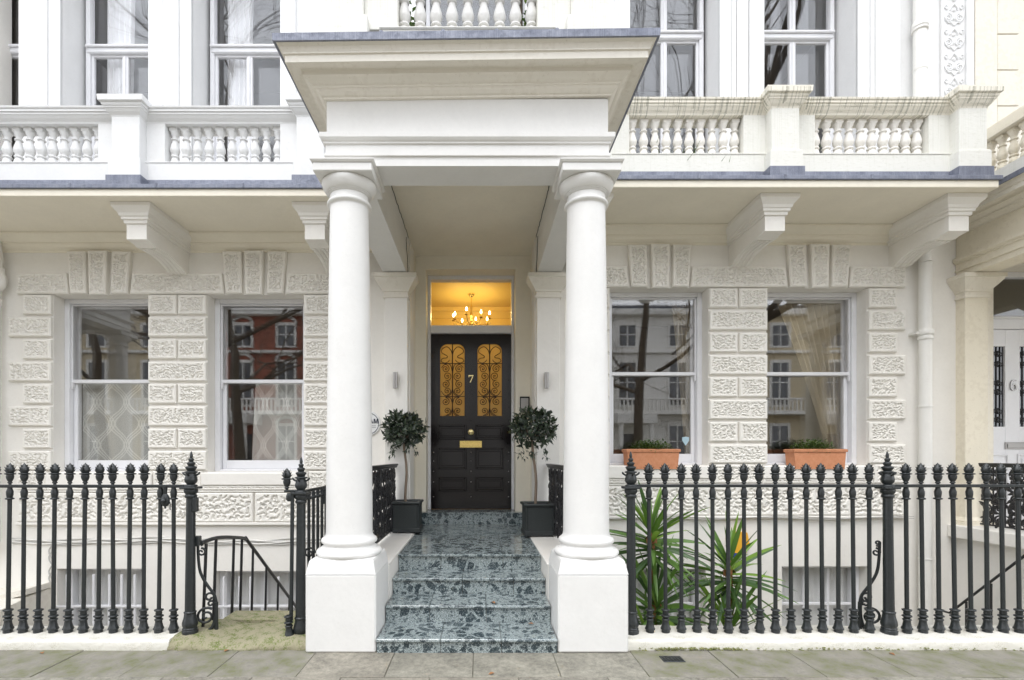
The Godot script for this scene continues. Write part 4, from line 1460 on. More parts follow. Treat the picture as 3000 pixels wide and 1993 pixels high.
func build_house() -> void:
	var h := thing("terraced_house", "white stucco terraced house with pillared porch, carved blocks and black door", "house")
	# walls with their openings
	var L := -0.085
	var g_l := [[-3.50, -2.26], [-5.485, -4.25]]
	var g_r := [[1.66, 2.93], [3.68, 4.97]]
	var holes := [[-0.90, 0.70, 0.45, 4.282]]
	for o in g_l: holes.append([o[0], o[1], 1.375 + L, 3.65 + L])
	for o in g_r: holes.append([o[0], o[1], 1.375, 3.65])
	var base := [[-5.44, -4.34, -1.4, 0.045], [-3.42, -2.32, -1.4, 0.015], [3.88, 4.98, -1.4, 0.075], [1.90, 2.90, -1.4, 0.045]]
	for o in base: holes.append(o)
	var m := MB.new()
	m.wall(-6.35, 6.32, -2.3, 4.45, WALL, WALL + 0.36, holes)
	obj("wall", m, M.stucco, h)
	var up := [[-7.0, -5.91], [-5.38, -4.25], [-3.70, -2.56], [-0.78, 0.58], [1.92, 3.07], [3.64, 4.84]]
	holes = []
	for o in up: holes.append([o[0], o[1], 4.62, 8.2])
	m = MB.new()
	m.wall(-7.6, 6.32, 4.45, 9.2, WALL, WALL + 0.42, holes)
	obj("wall", m, M.white, h)
	m = MB.new()
	m.box(-7.6, 6.32, 9.2, 9.5, WALL - 0.3, 12.5)
	obj("roof", m, M.slate, h)
	# flat pilasters and architraves between the upper windows
	for k in up.size():
		var o: Array = up[k]
		m = MB.new()
		for s in [[o[0], -1.0], [o[1], 1.0]]:
			m.box(s[0], s[0] + s[1] * 0.15, 4.62, 8.2, WALL - 0.03, WALL + 0.01, 0.004)
			m.box(s[0] + s[1] * 0.152, s[0] + s[1] * 0.20, 4.62, 8.25, WALL - 0.055, WALL + 0.01, 0.012)
		obj("architrave", m, M.white, h)
	for x in [[-5.72, -5.57], [-4.05, -3.90], [3.28, 3.43], [5.05, 5.37]]:
		m = MB.new()
		m.box(x[0], x[1], 4.5, 9.0, WALL - 0.045, WALL + 0.01, 0.006)
		obj("pilaster_strip", m, M.white, h)
	for k in up.size():
		var o: Array = up[k]
		tall_window(h, o[0] + 0.045, o[1] - 0.045, 4.62, 8.2, 7.0 if k < 4 else 7.19, k >= 4)
	for o in g_l: sash_window(h, o[0], o[1], 1.375 + L, 3.65 + L, 2.565 + L)
	for o in g_r: sash_window(h, o[0], o[1], 1.375, 3.65, 2.58)
	for k in 4: basement_window(h, base[k][0], base[k][1], base[k][2], base[k][3], k < 2)
	rustic_front(h, L, g_l, -6.04 if false else -5.93, -1.0)
	rustic_front(h, 0.0, g_r, 5.44, 1.0)
	# rooms behind the glass
	for r in [[-6.3, -1.35, 1.0, 4.22, M.room_wall], [1.15, 6.2, 1.0, 4.22, M.room_wall], [-7.4, -1.2, 4.7, 9.15, M.room_pale], [-1.0, 0.9, 4.7, 9.15, M.room_wall], [1.1, 6.2, 4.7, 9.15, M.room_pale], [-6.3, -1.5, -2.0, 0.8, M.room_pale], [1.2, 6.2, -2.0, 0.8, M.room_pale]]:
		m = MB.new()
		var Za := WALL + 0.43
		var Zc := 10.8
		m.box(r[0], r[1], r[2] - 0.1, r[2], Za, Zc)
		m.box(r[0], r[1], r[3], r[3] + 0.02, Za, Zc)
		m.box(r[0] - 0.1, r[0], r[2], r[3], Za, Zc)
		m.box(r[1], r[1] + 0.1, r[2], r[3], Za, Zc)
		m.box(r[0], r[1], r[2], r[3], Zc, Zc + 0.1)
		obj("room", m, r[4], h)
	# porch recess
	m = MB.new()
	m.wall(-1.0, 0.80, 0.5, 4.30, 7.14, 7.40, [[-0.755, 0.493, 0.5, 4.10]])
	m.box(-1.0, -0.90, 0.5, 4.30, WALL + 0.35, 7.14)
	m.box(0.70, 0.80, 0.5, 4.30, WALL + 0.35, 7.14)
	obj("porch_wall", m, M.warm_light_white, h)  # warm glow of the hall put into the wall colour
	porch(h, -0.10, M.porch_white, M.stucco_worn, true, 0.0135)
	balcony(h, -7.6, -1.22, -0.095, [-3.85, -1.853], [-3.865, -1.85, -5.88], [[-3.505, -2.225], [-5.53, -4.25]], M.white, M.white, false)
	balcony(h, 1.02, 5.593, 0.0, [1.25, 3.305, 5.365], [1.25, 3.327, 5.375], [[1.66, 2.93], [3.725, 4.99]], M.weathered, M.dripped, true)
	# carved scroll panel on the end pier
	m = MB.new()
	m.box(5.62, 6.30, 4.5, 9.1, WALL - 0.03, WALL + 0.01, 0.006)
	m.box(5.88, 5.915, 4.5, 9.1, WALL - 0.062, WALL - 0.028, 0.008)
	m.box(6.205, 6.30, 4.5, 9.1, WALL - 0.062, WALL - 0.028, 0.008)
	obj("end_pier", m, M.white, h)
	m = MB.new()
	var U := Vector3.RIGHT
	var V := Vector3.UP
	var c := P(0, 0, 0)
	for s in [-1.0, 1.0]:
		m.tube(spiral(Vector3(s * 0.072, 0.0, 0), 0.058, 2.0, PI / 2, s, U, V, 24, 0.12), 0.013, 0.010, 6)
		m.tube(spiral(Vector3(s * 0.105, 0.14, 0), 0.030, 1.4, -PI / 2, -s, U, V, 14, 0.2), 0.011, 0.008, 6)
		m.tube(smooth_path([Vector3(0, -0.10, 0), Vector3(s * 0.04, -0.06, 0), Vector3(s * 0.075, -0.06, 0), Vector3(s * 0.125, 0.02, 0), Vector3(s * 0.13, 0.10, 0)], 4), 0.012, 0.010, 6)
		m.tube(smooth_path([Vector3(0, 0.18, 0), Vector3(s * 0.04, 0.13, 0), Vector3(s * 0.05, 0.10, 0)], 3), 0.016, 0.010, 6)
	m.lathe([[0, -0.03], [0.024, -0.01], [0.022, 0.015], [0, 0.03]], 8, Vector3(0, 0.10, 0), 1, 0.6)
	m.lathe([[0, -0.04], [0.018, -0.01], [0.018, 0.015], [0, 0.04]], 8, Vector3(0, 0.0, 0), 1, 0.6)
	var sc := m.mesh()
	for k in 9:
		var o := obj("scroll_carving", sc, M.white, h)
		o.position = P(6.06, 5.2 + k * 0.316, WALL - 0.032)

func build_neighbours() -> void:
	var h := thing("terraced_house", "cream painted house next door with white door numbered six", "house")
	var m := MB.new()
	m.wall(6.32, 14.0, -2.3, 4.5, WALL + 0.02, WALL + 0.36, [[6.62, 7.84, 0.5, 3.98], [10.2, 11.4, 1.4, 3.6]])
	obj("wall", m, M.cream_light, h)
	m = MB.new()
	m.wall(6.32, 14.0, 4.5, 9.2, WALL + 0.0, WALL + 0.36, [[7.6, 8.8, 4.6, 8.2]])
	obj("wall", m, M.cream_light, h)
	for k in 8:      # coursed blocks of the upper wall
		m = MB.new()
		m.box(6.62, 6.90, 4.6 + k * 0.46, 5.05 + k * 0.46, WALL - 0.03, WALL + 0.005, 0.006)
		obj("wall_block", m, M.cream_light, h)
	m = MB.new()
	m.box(6.32, 6.60, 4.5, 9.2, WALL - 0.05, WALL + 0.005, 0.006)
	obj("pilaster_strip", m, M.cream_light, h)
	m = MB.new()
	m.box(6.32, 14.0, 9.2, 9.5, WALL - 0.3, 12.5)
	obj("roof", m, M.slate, h)
	m = MB.new()
	m.box(6.5, 13.9, -2.0, 9.0, 10.5, 10.6)
	m.box(6.5, 13.9, 4.3, 4.4, 7.0, 10.5)
	m.box(6.4, 6.5, -2, 9.0, 7.0, 10.5)
	m.box(6.5, 13.9, 0.4, 0.55, 7.0, 10.5)
	obj("room", m, M.room_wall, h)
	porch(h, 7.22, M.cream, M.cream_light, true, 0.0, true)
	m = MB.new()
	m.box(6.0, 8.44, 0.46, 0.62, 4.42, WALL, 0.01)
	m.box(6.12, 8.32, -2.3, 0.458, 4.42, WALL)
	obj("landing", m, M.stucco, h)
	# white front door with ironwork in its lights
	var d := part("door", h)
	var Z := WALL + 0.33
	m = MB.new()
	ring(m, 6.62, 7.84, 0.62, 3.98, 0.05, 0.05, 0.0, 0.07, Z, Z + 0.1, 0.006)
	m.box(6.67, 7.79, 3.21, 3.36, Z + 0.01, Z + 0.1, 0.008)
	m.box(6.67, 7.79, 3.345, 3.375, Z - 0.02, Z + 0.009, 0.008)
	obj("frame", m, M.joinery, d)
	m = MB.new()
	m.box(6.67, 6.92, 0.62, 3.205, Z + 0.03, Z + 0.08, 0.003)
	m.box(7.12, 7.32, 0.62, 3.205, Z + 0.03, Z + 0.08, 0.003)
	m.box(7.53, 7.79, 0.62, 3.205, Z + 0.03, Z + 0.08, 0.003)
	for e in [[6.92, 7.12], [7.32, 7.53]]:
		m.box(e[0], e[1], 0.62, 1.89, Z + 0.031, Z + 0.079)
		m.box(e[0], e[1], 2.98, 3.205, Z + 0.031, Z + 0.079)
	obj("leaf", m, M.joinery, d)
	for e in [[6.76, 7.16], [7.28, 7.68]]:
		for y in [[0.80, 1.25], [1.30, 1.52]]:
			m = MB.new()
			ring(m, e[0], e[1], y[0], y[1], 0.025, 0.025, 0.025, 0.025, Z + 0.012, Z + 0.03, 0.006)
			m.box(e[0] + 0.06, e[1] - 0.06, y[0] + 0.06, y[1] - 0.06, Z + 0.018, Z + 0.03, 0.01)
			obj("panel", m, M.joinery, d)
	for e in [[6.92, 7.12], [7.32, 7.53]]:
		m = MB.new()
		m.box(e[0] - 0.01, e[1] + 0.01, 1.88, 2.99, Z + 0.056, Z + 0.06)
		obj("pane", m, M.glass_far, d)
		m = MB.new()
		var c: float = (e[0] + e[1]) / 2
		for x in [c - 0.05, c, c + 0.05]:
			m.tube([P(x, 1.89, Z + 0.05), P(x, 2.98, Z + 0.05)], 0.006, 0.006, 5)
		for y in [1.98, 2.10, 2.36, 2.48, 2.74, 2.88]:
			for s in [-1.0, 1.0]:
				m.tube(spiral(P(c + s * 0.045, y, Z + 0.045), 0.045, 1.5, PI / 2 * s, s, Vector3.RIGHT, Vector3.UP, 14), 0.007, 0.006, 5)
		obj("grille", m, M.iron_black, d)
	m = MB.new()
	m.box(6.66, 7.80, 3.37, 3.92, Z + 0.05, Z + 0.055)
	obj("fanlight", m, M.glass, d)
	m = MB.new()
	m.box(7.11, 7.40, 1.585, 1.68, Z + 0.018, Z + 0.029, 0.003)
	m.box(7.135, 7.375, 1.605, 1.66, Z + 0.010, Z + 0.0175, 0.003)
	obj("letter_plate", m, M.steel, d)
	var num := text_mesh("6", 0.15, "Droid Sans", M.steel)
	num.name = "number"
	d.add_child(num, true)
	num.position = P(7.22, 2.45, Z + 0.02)
	# ironwork of its landing and the rail of its basement stair
	var n := thing("balustrade_panel", "black cast iron foliage panel beside the white door next door", "balustrade")
	cast_panel(n, 6.24, 4.5, 6.38, 0.64, 1.38, 61)
	n = thing("handrail", "thin black handrail of the basement stair beyond the right hand railings", "handrail")
	m = MB.new()
	m.tube([P(5.86, -0.47, 6.52), P(5.89, -0.475, 6.42), P(5.90, 0.46, 5.50), P(5.90, 1.15, 4.75)], 0.014, 0.014, 8)
	obj("rail", m, M.iron_black, n)
	for k in 5:
		m = MB.new()
		var f := (k + 0.5) / 5.0
		m.box(5.89, 5.91, -1.9 + f * 0.7, lerpf(-0.42, 1.05, f), lerpf(6.36, 4.86, f) - 0.008, lerpf(6.36, 4.86, f) + 0.008)
		obj("baluster", m, M.iron_black, n)
	# the house on the left, whose porch shows in the window glass
	h = thing("terraced_house", "white neighbouring house whose porch is mirrored in the far left window", "house")
	m = MB.new()
	m.wall(-16.0, -6.35, -2.3, 9.2, WALL + 0.02, WALL + 0.36, [[-8.25, -7.05, 0.5, 3.9], [-12.0, -10.8, 1.4, 3.6], [-14.5, -13.3, 1.4, 3.6]])
	obj("wall", m, M.stucco, h)
	m = MB.new()
	m.box(-16.0, -6.5, 0, 9.2, 7.4, 7.5)
	obj("room", m, M.room_wall, h)
	porch(h, -7.65, M.stucco, M.stucco_worn, true, 0.0, true)
	# raking cheek of that house's basement steps
	m = MB.new()
	m.prism_x([Vector2(6.58, -2.3), Vector2(6.58, -0.20), Vector2(6.30, -0.22), Vector2(4.9, -0.42), Vector2(4.3, -0.5), Vector2(4.3, -2.3)], -6.9, -5.52)
	obj("stair_cheek", m, M.stucco_worn, h)
	m = MB.new()
	m.prism_z([Vector2(-6.9, -0.42), Vector2(-5.50, -0.12), Vector2(-5.50, -0.19), Vector2(-6.9, -0.50)], 6.2, WALL - 0.002)
	obj("stair_coping", m, M.stucco_worn, h)

func far_house(x0: float, x1: float, paint: Material, trim: Material, arched: bool, label: String) -> void:
	var h := thing("opposite_house", label, "house", Vector3.ZERO, "houses across the street mirrored in the windows")
	var Zf := -22.0
	var m := MB.new()
	m.box(x0, x1, 0.0, 11.6, Zf, Zf - 9.0)
	obj("wall", m, paint, h)
	m = MB.new()
	m.box(x0, x1, 11.2, 11.6, Zf + 0.5, Zf - 0.05, 0.05)
	m.box(x0, x1, 4.3, 4.55, Zf + 1.0, Zf - 0.05, 0.03)
	m.box(x0, x1, 8.6, 8.8, Zf + 0.25, Zf - 0.05, 0.03)
	obj("cornice", m, trim, h)
	m = MB.new()
	m.box(x0, x1, 11.6, 12.6, Zf - 2.2, Zf - 9.0)
	obj("roof", m, M.slate, h)
	var n := 4
	var step := (x1 - x0) / n
	for floor_n in 3:
		var y: float = [1.2, 5.0, 9.1][floor_n]
		var hh: float = [2.4, 3.0, 1.5][floor_n]
		for k in n:
			if floor_n == 0 and k == 1:
				continue
			var c := x0 + (k + 0.5) * step
			var w := part("window", h)
			m = MB.new()
			ring(m, c - 0.72, c + 0.72, y - 0.1, y + hh + 0.15, 0.16, 0.16, 0.12, 0.2, Zf + 0.10, Zf + 0.0)
			m.box(c - 0.04, c + 0.04, y, y + hh, Zf + 0.07, Zf + 0.02)
			m.box(c - 0.56, c + 0.56, y + hh * 0.52, y + hh * 0.52 + 0.07, Zf + 0.07, Zf + 0.02)
			if arched:
				for a in 9:
					var t := PI * (a + 0.5) / 9
					m.obox(P(c + 0.66 * cos(t), y + hh + 0.1 + 0.45 * sin(t), Zf + 0.08), Vector3(0.13, 0.09, 0.06), Basis(Vector3(0, 0, 1), t + PI / 2))
			obj("frame", m, trim, w)
			m = MB.new()
			m.box(c - 0.58, c + 0.58, y, y + hh, Zf + 0.03, Zf + 0.004)
			obj("pane", m, M.glass_far, w)
	m = MB.new()
	for k in int((x1 - x0) / 0.28):
		m.box(x0 + k * 0.28, x0 + k * 0.28 + 0.1, 4.56, 5.3, Zf + 0.9, Zf + 0.8)
	m.box(x0, x1, 5.3, 5.42, Zf + 0.95, Zf + 0.75, 0.02)
	tag(obj("balustrade", m, trim, h), "", "", "", "stuff")
	# porch
	var c := x0 + 1.5 * step
	m = MB.new()
	m.box(c - 1.3, c + 1.3, 3.6, 4.29, Zf + 2.4, Zf - 0.01, 0.03)
	obj("porch_roof", m, trim, h)
	for s in [-1.0, 1.0]:
		m = MB.new()
		m.lathe([[0.25, 0.0], [0.25, 0.6], [0.18, 0.65], [0.16, 3.4], [0.24, 3.6]], 16, P(c + s, 0, Zf + 2.1))
		obj("column", m, trim, h)
	m = MB.new()
	m.box(c - 0.6, c + 0.6, 0.6, 3.0, Zf + 0.05, Zf + 0.002)
	obj("door", m, M.door_black, h)

func build_opposite() -> void:
	far_house(-36.0, -21.0, M.stucco_far_b, M.stucco_far, false, "cream house across the street mirrored in the far left window")
	far_house(-21.0, -9.0, M.brick_far, M.stucco_far, true, "red brick house with white arches mirrored in window beside the porch")
	far_house(-9.0, 5.0, M.stucco_far, M.stucco_far, false, "pale stucco house across the street, left of two mirrored right of porch")
	far_house(5.0, 19.0, M.stucco_far, M.stucco_far, false, "pale stucco house mirrored in the window right of the porch")
	far_house(19.0, 34.0, M.stucco_far_b, M.stucco_far, false, "ochre stucco house mirrored in the rightmost window")
	bare_tree(P(8.4, 0, -13.0), 17.0, 0.27, 3, "bare tree mirrored in the window right of the porch")
	bare_tree(P(-12.6, 0, -13.0), 16.0, 0.28, 8, "bare tree mirrored in the window left of the porch")
	bare_tree(P(-19.6, 0, -13.0), 16.0, 0.27, 15, "bare tree mirrored in the far left window")
	bare_tree(P(9.8, 0, -5.2), 20.0, 0.34, 21, "bare tree whose dark limbs are mirrored in the upper right windows")
	bare_tree(P(-9.5, 0, -4.2), 17.0, 0.26, 33, "bare tree mirrored in the upper left windows")

func build_steps() -> void:
	var t := thing("entrance_steps", "green and black marble steps rising to the porch", "steps")
	var x0 := -0.788
	var x1 := 0.588
	var H := [0.113, 0.257, 0.402, 0.553]
	var Zs := [3.886, 4.262, 4.602, 4.934, 7.035]
	var joint := [[-0.30, 0.16], [-0.42, 0.05], [-0.16, 0.30], [-0.38, 0.22]]
	for k in 4:
		var xs := [x0, joint[k][0], joint[k][1], x1]
		for j in 3:
			var m := MB.new()
			m.box(xs[j] + 0.001, xs[j + 1] - 0.001, H[k] - 0.026, H[k] - 0.0007 * j, Zs[k] - 0.024, Zs[k + 1] + 0.02, 0.006)
			obj("tread", m, M.marble, t)
			m = MB.new()
			m.box(xs[j] + 0.003 + 0.12 * (j if j < 1 else 0), xs[j + 1] - 0.001, (H[k - 1] if k > 0 else 0.0), H[k] - 0.0265, Zs[k] + 0.001 * j, Zs[k] + 0.05)
			obj("riser", m, M.marble, t)
	var m := MB.new()
	m.box(-0.90, 0.70, 0.528, 0.5535, 6.3, 7.05)
	obj("landing", m, M.marble, t)
	m = MB.new()
	m.box(-0.90, 0.70, 0.554, 0.694, 7.035, 7.07)
	obj("riser", m, M.marble, t)
	m = MB.new()
	m.box(-0.90, 0.70, 0.6945, 0.717, 7.022, 7.60, 0.004)
	obj("threshold", m, M.marble, t)
	for s in [[-0.789, -1.33], [0.589, 1.13]]:
		m = MB.new()
		var xa: float = minf(s[0], s[1])
		var xb: float = maxf(s[0], s[1])
		m.box(xa, xb, -2.3, 0.545, 4.426, WALL - 0.01)
		m.box(xa - 0.01, xb, 0.546, 0.566, 4.426, 6.4, 0.005)
		obj("cheek_wall", m, M.stucco, t)
	m = MB.new()
	m.box(x0 + 0.01, x1 - 0.01, -2.3, 0.10, 3.92, 4.3)
	m.box(x0 + 0.01, x1 - 0.01, -2.3, 0.225, 4.32, 4.62)
	m.box(x0 + 0.01, x1 - 0.01, -2.3, 0.37, 4.66, 4.97)
	m.box(x0 + 0.01, x1 - 0.01, -2.3, 0.525, 4.99, 7.0)
	obj("core", m, M.mortar, t)
	# cast-iron panels along the landing
	for s in [[-1.06, "left of the front door"], [0.86, "right of the front door"]]:
		var n := thing("balustrade_panel", "black cast iron foliage panel along the landing " + s[1], "balustrade", Vector3.ZERO, "iron panels along the landing")
		cast_panel(n, s[0], 4.50, 6.42, 0.60, 1.37, 40 + int(s[0] * 10))

func kerb_plinth(x0: float, x1: float, rounded: float, label: String) -> void:
	var m := MB.new()
	var rng := RandomNumberGenerator.new()
	rng.seed = int(x0 * 10) + 99
	var rows := []
	var prof := [[3.945, -0.02], [3.94, 0.02], [3.943, 0.055], [3.95, 0.073], [3.965, 0.081], [4.10, 0.084], [4.25, 0.086], [4.265, 0.08], [4.27, 0.05], [4.27, -2.3]]
	for p in prof:
		var line := PackedVector3Array()
		var N := int((x1 - x0) / 0.06)
		for i in N + 1:
			var x := lerpf(x0, x1, float(i) / N)
			var w := rounded * (0.6 * sin(x * 5.1) + 0.5 * sin(x * 13.3 + p[0] * 30.0) + 0.4 * sin(x * 29.0 + p[1] * 90.0))
			line.append(P(x, p[1] + (w if p[1] > 0.03 else 0.0), p[0] + w * 0.8))
		rows.append(line)
	m.grid(rows)
	for x in [x0, x1]:
		var o := []
		for p in prof:
			o.append(P(x, p[1], p[0]))
		for i in range(1, o.size() - 1):
			m.t(o[0], o[i], o[i + 1])
	obj("railing_plinth", m, M.coping, null, label, "plinth", "white plinths under the railings")

func build_railings() -> void:
	kerb_plinth(-8.0, -2.40, 0.0015, "smooth white plinth under the left railings")
	kerb_plinth(1.14, 9.0, 0.005, "weathered white plinth under the right railings")
	var r := RandomNumberGenerator.new()
	r.seed = 9
	# left run
	var f := thing("iron_railing", "dark iron railings with leaf finials left of the gate", "railing")
	for k in 20:
		railing_bar(f, -2.455 - k * 0.1207, 0.085, 4.10, r)
	railing_post(f, -2.318, 0.075, 4.09)
	var m := MB.new()
	m.box(-6.0, -2.34, 1.242, 1.266, 4.085, 4.125, 0.004)
	obj("rail", m, M.iron, f)
	scroll_stay(f, -2.318, 1.0, 4.14)
	m = MB.new()      # cast lock hanging under the rail
	m.tube([P(-2.515, 1.25, 4.09), P(-2.515, 1.19, 4.09)], 0.016, 0.013, 8)
	m.lathe([[0.0, 1.09], [0.024, 1.10], [0.034, 1.125], [0.034, 1.16], [0.022, 1.185], [0.012, 1.20]], 10, P(-2.515, 0, 4.09), 1.0, 0.7)
	m.lathe([[0.0, -0.012], [0.018, -0.008], [0.018, 0.008], [0.0, 0.012]], 10, P(-2.515, 1.14, 4.062), 1, 1, Basis(Vector3.RIGHT, PI / 2))
	m.tube([P(-2.515, 1.10, 4.085), P(-2.51, 1.075, 4.085)], 0.009, 0.006, 6)
	m.tube([P(-2.475, 1.13, 4.085), P(-2.473, 1.065, 4.085)], 0.004, 0.004, 5)
	obj("hanging_lock", m, M.iron, f)
	m = MB.new()
	m.box(-2.295, -2.262, 1.05, 1.165, 4.07, 4.12, 0.005)
	obj("latch_box", m, M.iron, f)
	# gate post by the porch and the open gate
	f = thing("gate_post", "dark iron gate post standing against the left column plinth", "post")
	railing_post(f, -1.436, 0.03, 4.09)
	m = MB.new()
	m.box(-1.565, -1.45, 1.206, 1.224, 4.08, 4.12, 0.003)
	m.tube([P(-1.503, 0.19, 4.07), P(-1.492, 1.21, 4.07)], 0.0155, 0.0155, 10)
	m.lathe([[0.02, 1.135], [0.03, 1.15], [0.032, 1.175], [0.024, 1.20]], 10, P(-1.515, 0, 4.08))
	obj("stub_rail", m, M.iron, f)
	var fi := obj("finial", shape.finial, M.iron, f)
	fi.position = P(-1.548, 1.224, 4.10)
	var ft := obj("foot", shape.foot, M.iron, f)
	ft.position = P(-1.507, 0.05, 4.05)
	ft.rotation.z = 0.06
	f = thing("iron_gate", "dark iron gate swung open beside the porch", "gate")
	m = MB.new()
	m.box(-1.445, -1.425, 1.195, 1.22, 4.13, 4.80, 0.003)
	obj("top_rail", m, M.iron, f)
	m = MB.new()
	m.box(-1.445, -1.425, 0.15, 0.18, 4.13, 4.80, 0.003)
	obj("bottom_rail", m, M.iron, f)
	for k in 6:
		m = MB.new()
		var z := 4.17 + k * 0.118
		m.lathe([[0.014, 0.18], [0.014, 1.13], [0.014, 1.13], [0.024, 1.135], [0.024, 1.15], [0.015, 1.155], [0.020, 1.175], [0.014, 1.195]], 8, P(-1.435, 0, z))
		obj("bar", m, M.iron, f)
	m = MB.new()
	m.box(-1.46, -1.41, 1.05, 1.19, 4.74, 4.80, 0.005)
	obj("lock_box", m, M.iron, f)
	m = MB.new()
	m.tube(spiral(P(-1.40, 0.70, 4.2), 0.05, 1.4, 0.0, 1.0, Vector3.RIGHT, Vector3.UP, 16), 0.009, 0.007, 6)
	m.tube(smooth_path([P(-1.40, 0.65, 4.2), P(-1.39, 0.5, 4.2), P(-1.42, 0.40, 4.2)]), 0.009, 0.009, 6)
	obj("scroll", m, M.iron, f)
	# right run
	f = thing("iron_railing", "long dark iron railings with leaf finials in front of the yuccas", "railing")
	railing_post(f, 1.209, 0.075, 4.09)
	for k in 15:
		railing_bar(f, 1.361 + k * 0.1257, 0.085, 4.10, r)
	railing_post(f, 3.268, 0.075, 4.09)
	for k in 22:
		railing_bar(f, 3.42 + k * 0.1287, 0.085, 4.10, r)
	m = MB.new()
	m.box(1.22, 6.4, 1.245, 1.269, 4.085, 4.125, 0.004)
	obj("rail", m, M.iron, f)
	scroll_stay(f, 3.268, -1.0, 4.14)
	# worn mossy stone at the gate
	m = MB.new()
	var rows := []
	var nz := FastNoiseLite.new()
	nz.seed = 4
	nz.frequency = 9.0
	var prof := [[3.945, -0.02], [3.935, 0.015], [3.945, 0.045], [3.975, 0.072], [4.03, 0.085], [4.12, 0.09], [4.22, 0.095], [4.32, 0.098], [4.42, 0.10], [4.43, 0.04], [4.43, -0.4]]
	for p in prof:
		var line := PackedVector3Array()
		for i in 49:
			var u := i / 48.0
			var x := lerpf(-2.405, -1.33, u)
			var dip := 0.045 * exp(-pow((u - 0.42) / 0.2, 2)) * (1.0 if p[1] > 0.04 else 0.3)
			var w := nz.get_noise_3d(x, p[1] * 2.0, p[0]) * 0.013 + nz.get_noise_3d(x * 3.0, p[1] * 5.0, p[0] * 3.0) * 0.006
			line.append(P(x, maxf(-0.02, p[1] - dip + w) if p[1] > 0.0 else p[1], p[0] + w * 1.2))
		rows.append(line)
	m.grid(rows)
	obj("mossy_step", m, M.moss_stone, null, "worn mossy stone step at the open gate", "step")
	f = thing("area_stairs", "stone stairs going down to the basement behind the gate", "stairs")
	for k in 9:
		m = MB.new()
		m.box(-2.24, -1.36, -2.3, 0.085 - k * 0.2, 4.44 + k * 0.235, 4.68 + k * 0.235, 0.01)
		obj("tread", m, M.moss_stone if k < 1 else M.slab_c, f)
	f = thing("handrail", "black handrail sloping down the basement stairs behind the gate", "handrail")
	m = MB.new()
	m.tube(smooth_path([P(-2.29, 0.78, 4.14), P(-2.285, 0.785, 4.45), P(-2.28, 0.73, 4.80), P(-2.28, 0.685, 4.98), P(-2.28, 0.60, 5.10), P(-2.28, -0.42, 6.40)], 5), 0.017, 0.017, 8)
	obj("rail", m, M.iron_black, f)
	m = MB.new()
	m.box(-2.31, -2.26, 0.77, 0.85, 4.11, 4.16, 0.006)
	obj("bracket", m, M.iron, f)
	for e in [[4.26, 0.765, -0.2], [4.42, 0.775, -0.3], [4.74, 0.73, -0.5], [4.90, 0.70, -0.6], [5.14, 0.56, -0.8], [5.46, 0.32, -1.0], [5.78, 0.08, -1.2], [6.12, -0.18, -1.5]]:
		m = MB.new()
		m.tube([P(-2.28, e[2], e[0] - 0.07), P(-2.28, e[1], e[0])], 0.0125, 0.0125, 8)
		obj("baluster", m, M.iron_black, f)

func text_mesh(s: String, size: float, font: String, mt: Material, bold := false) -> MeshInstance3D:
	var tm := TextMesh.new()
	var sf := SystemFont.new()
	sf.font_names = PackedStringArray([font])
	sf.font_weight = 700 if bold else 400
	tm.font = sf
	tm.text = s
	tm.font_size = 64
	tm.pixel_size = size / 64.0 * 1.35
	tm.depth = 0.012
	var o := MeshInstance3D.new()
	o.mesh = tm
	o.material_override = mt
	return o

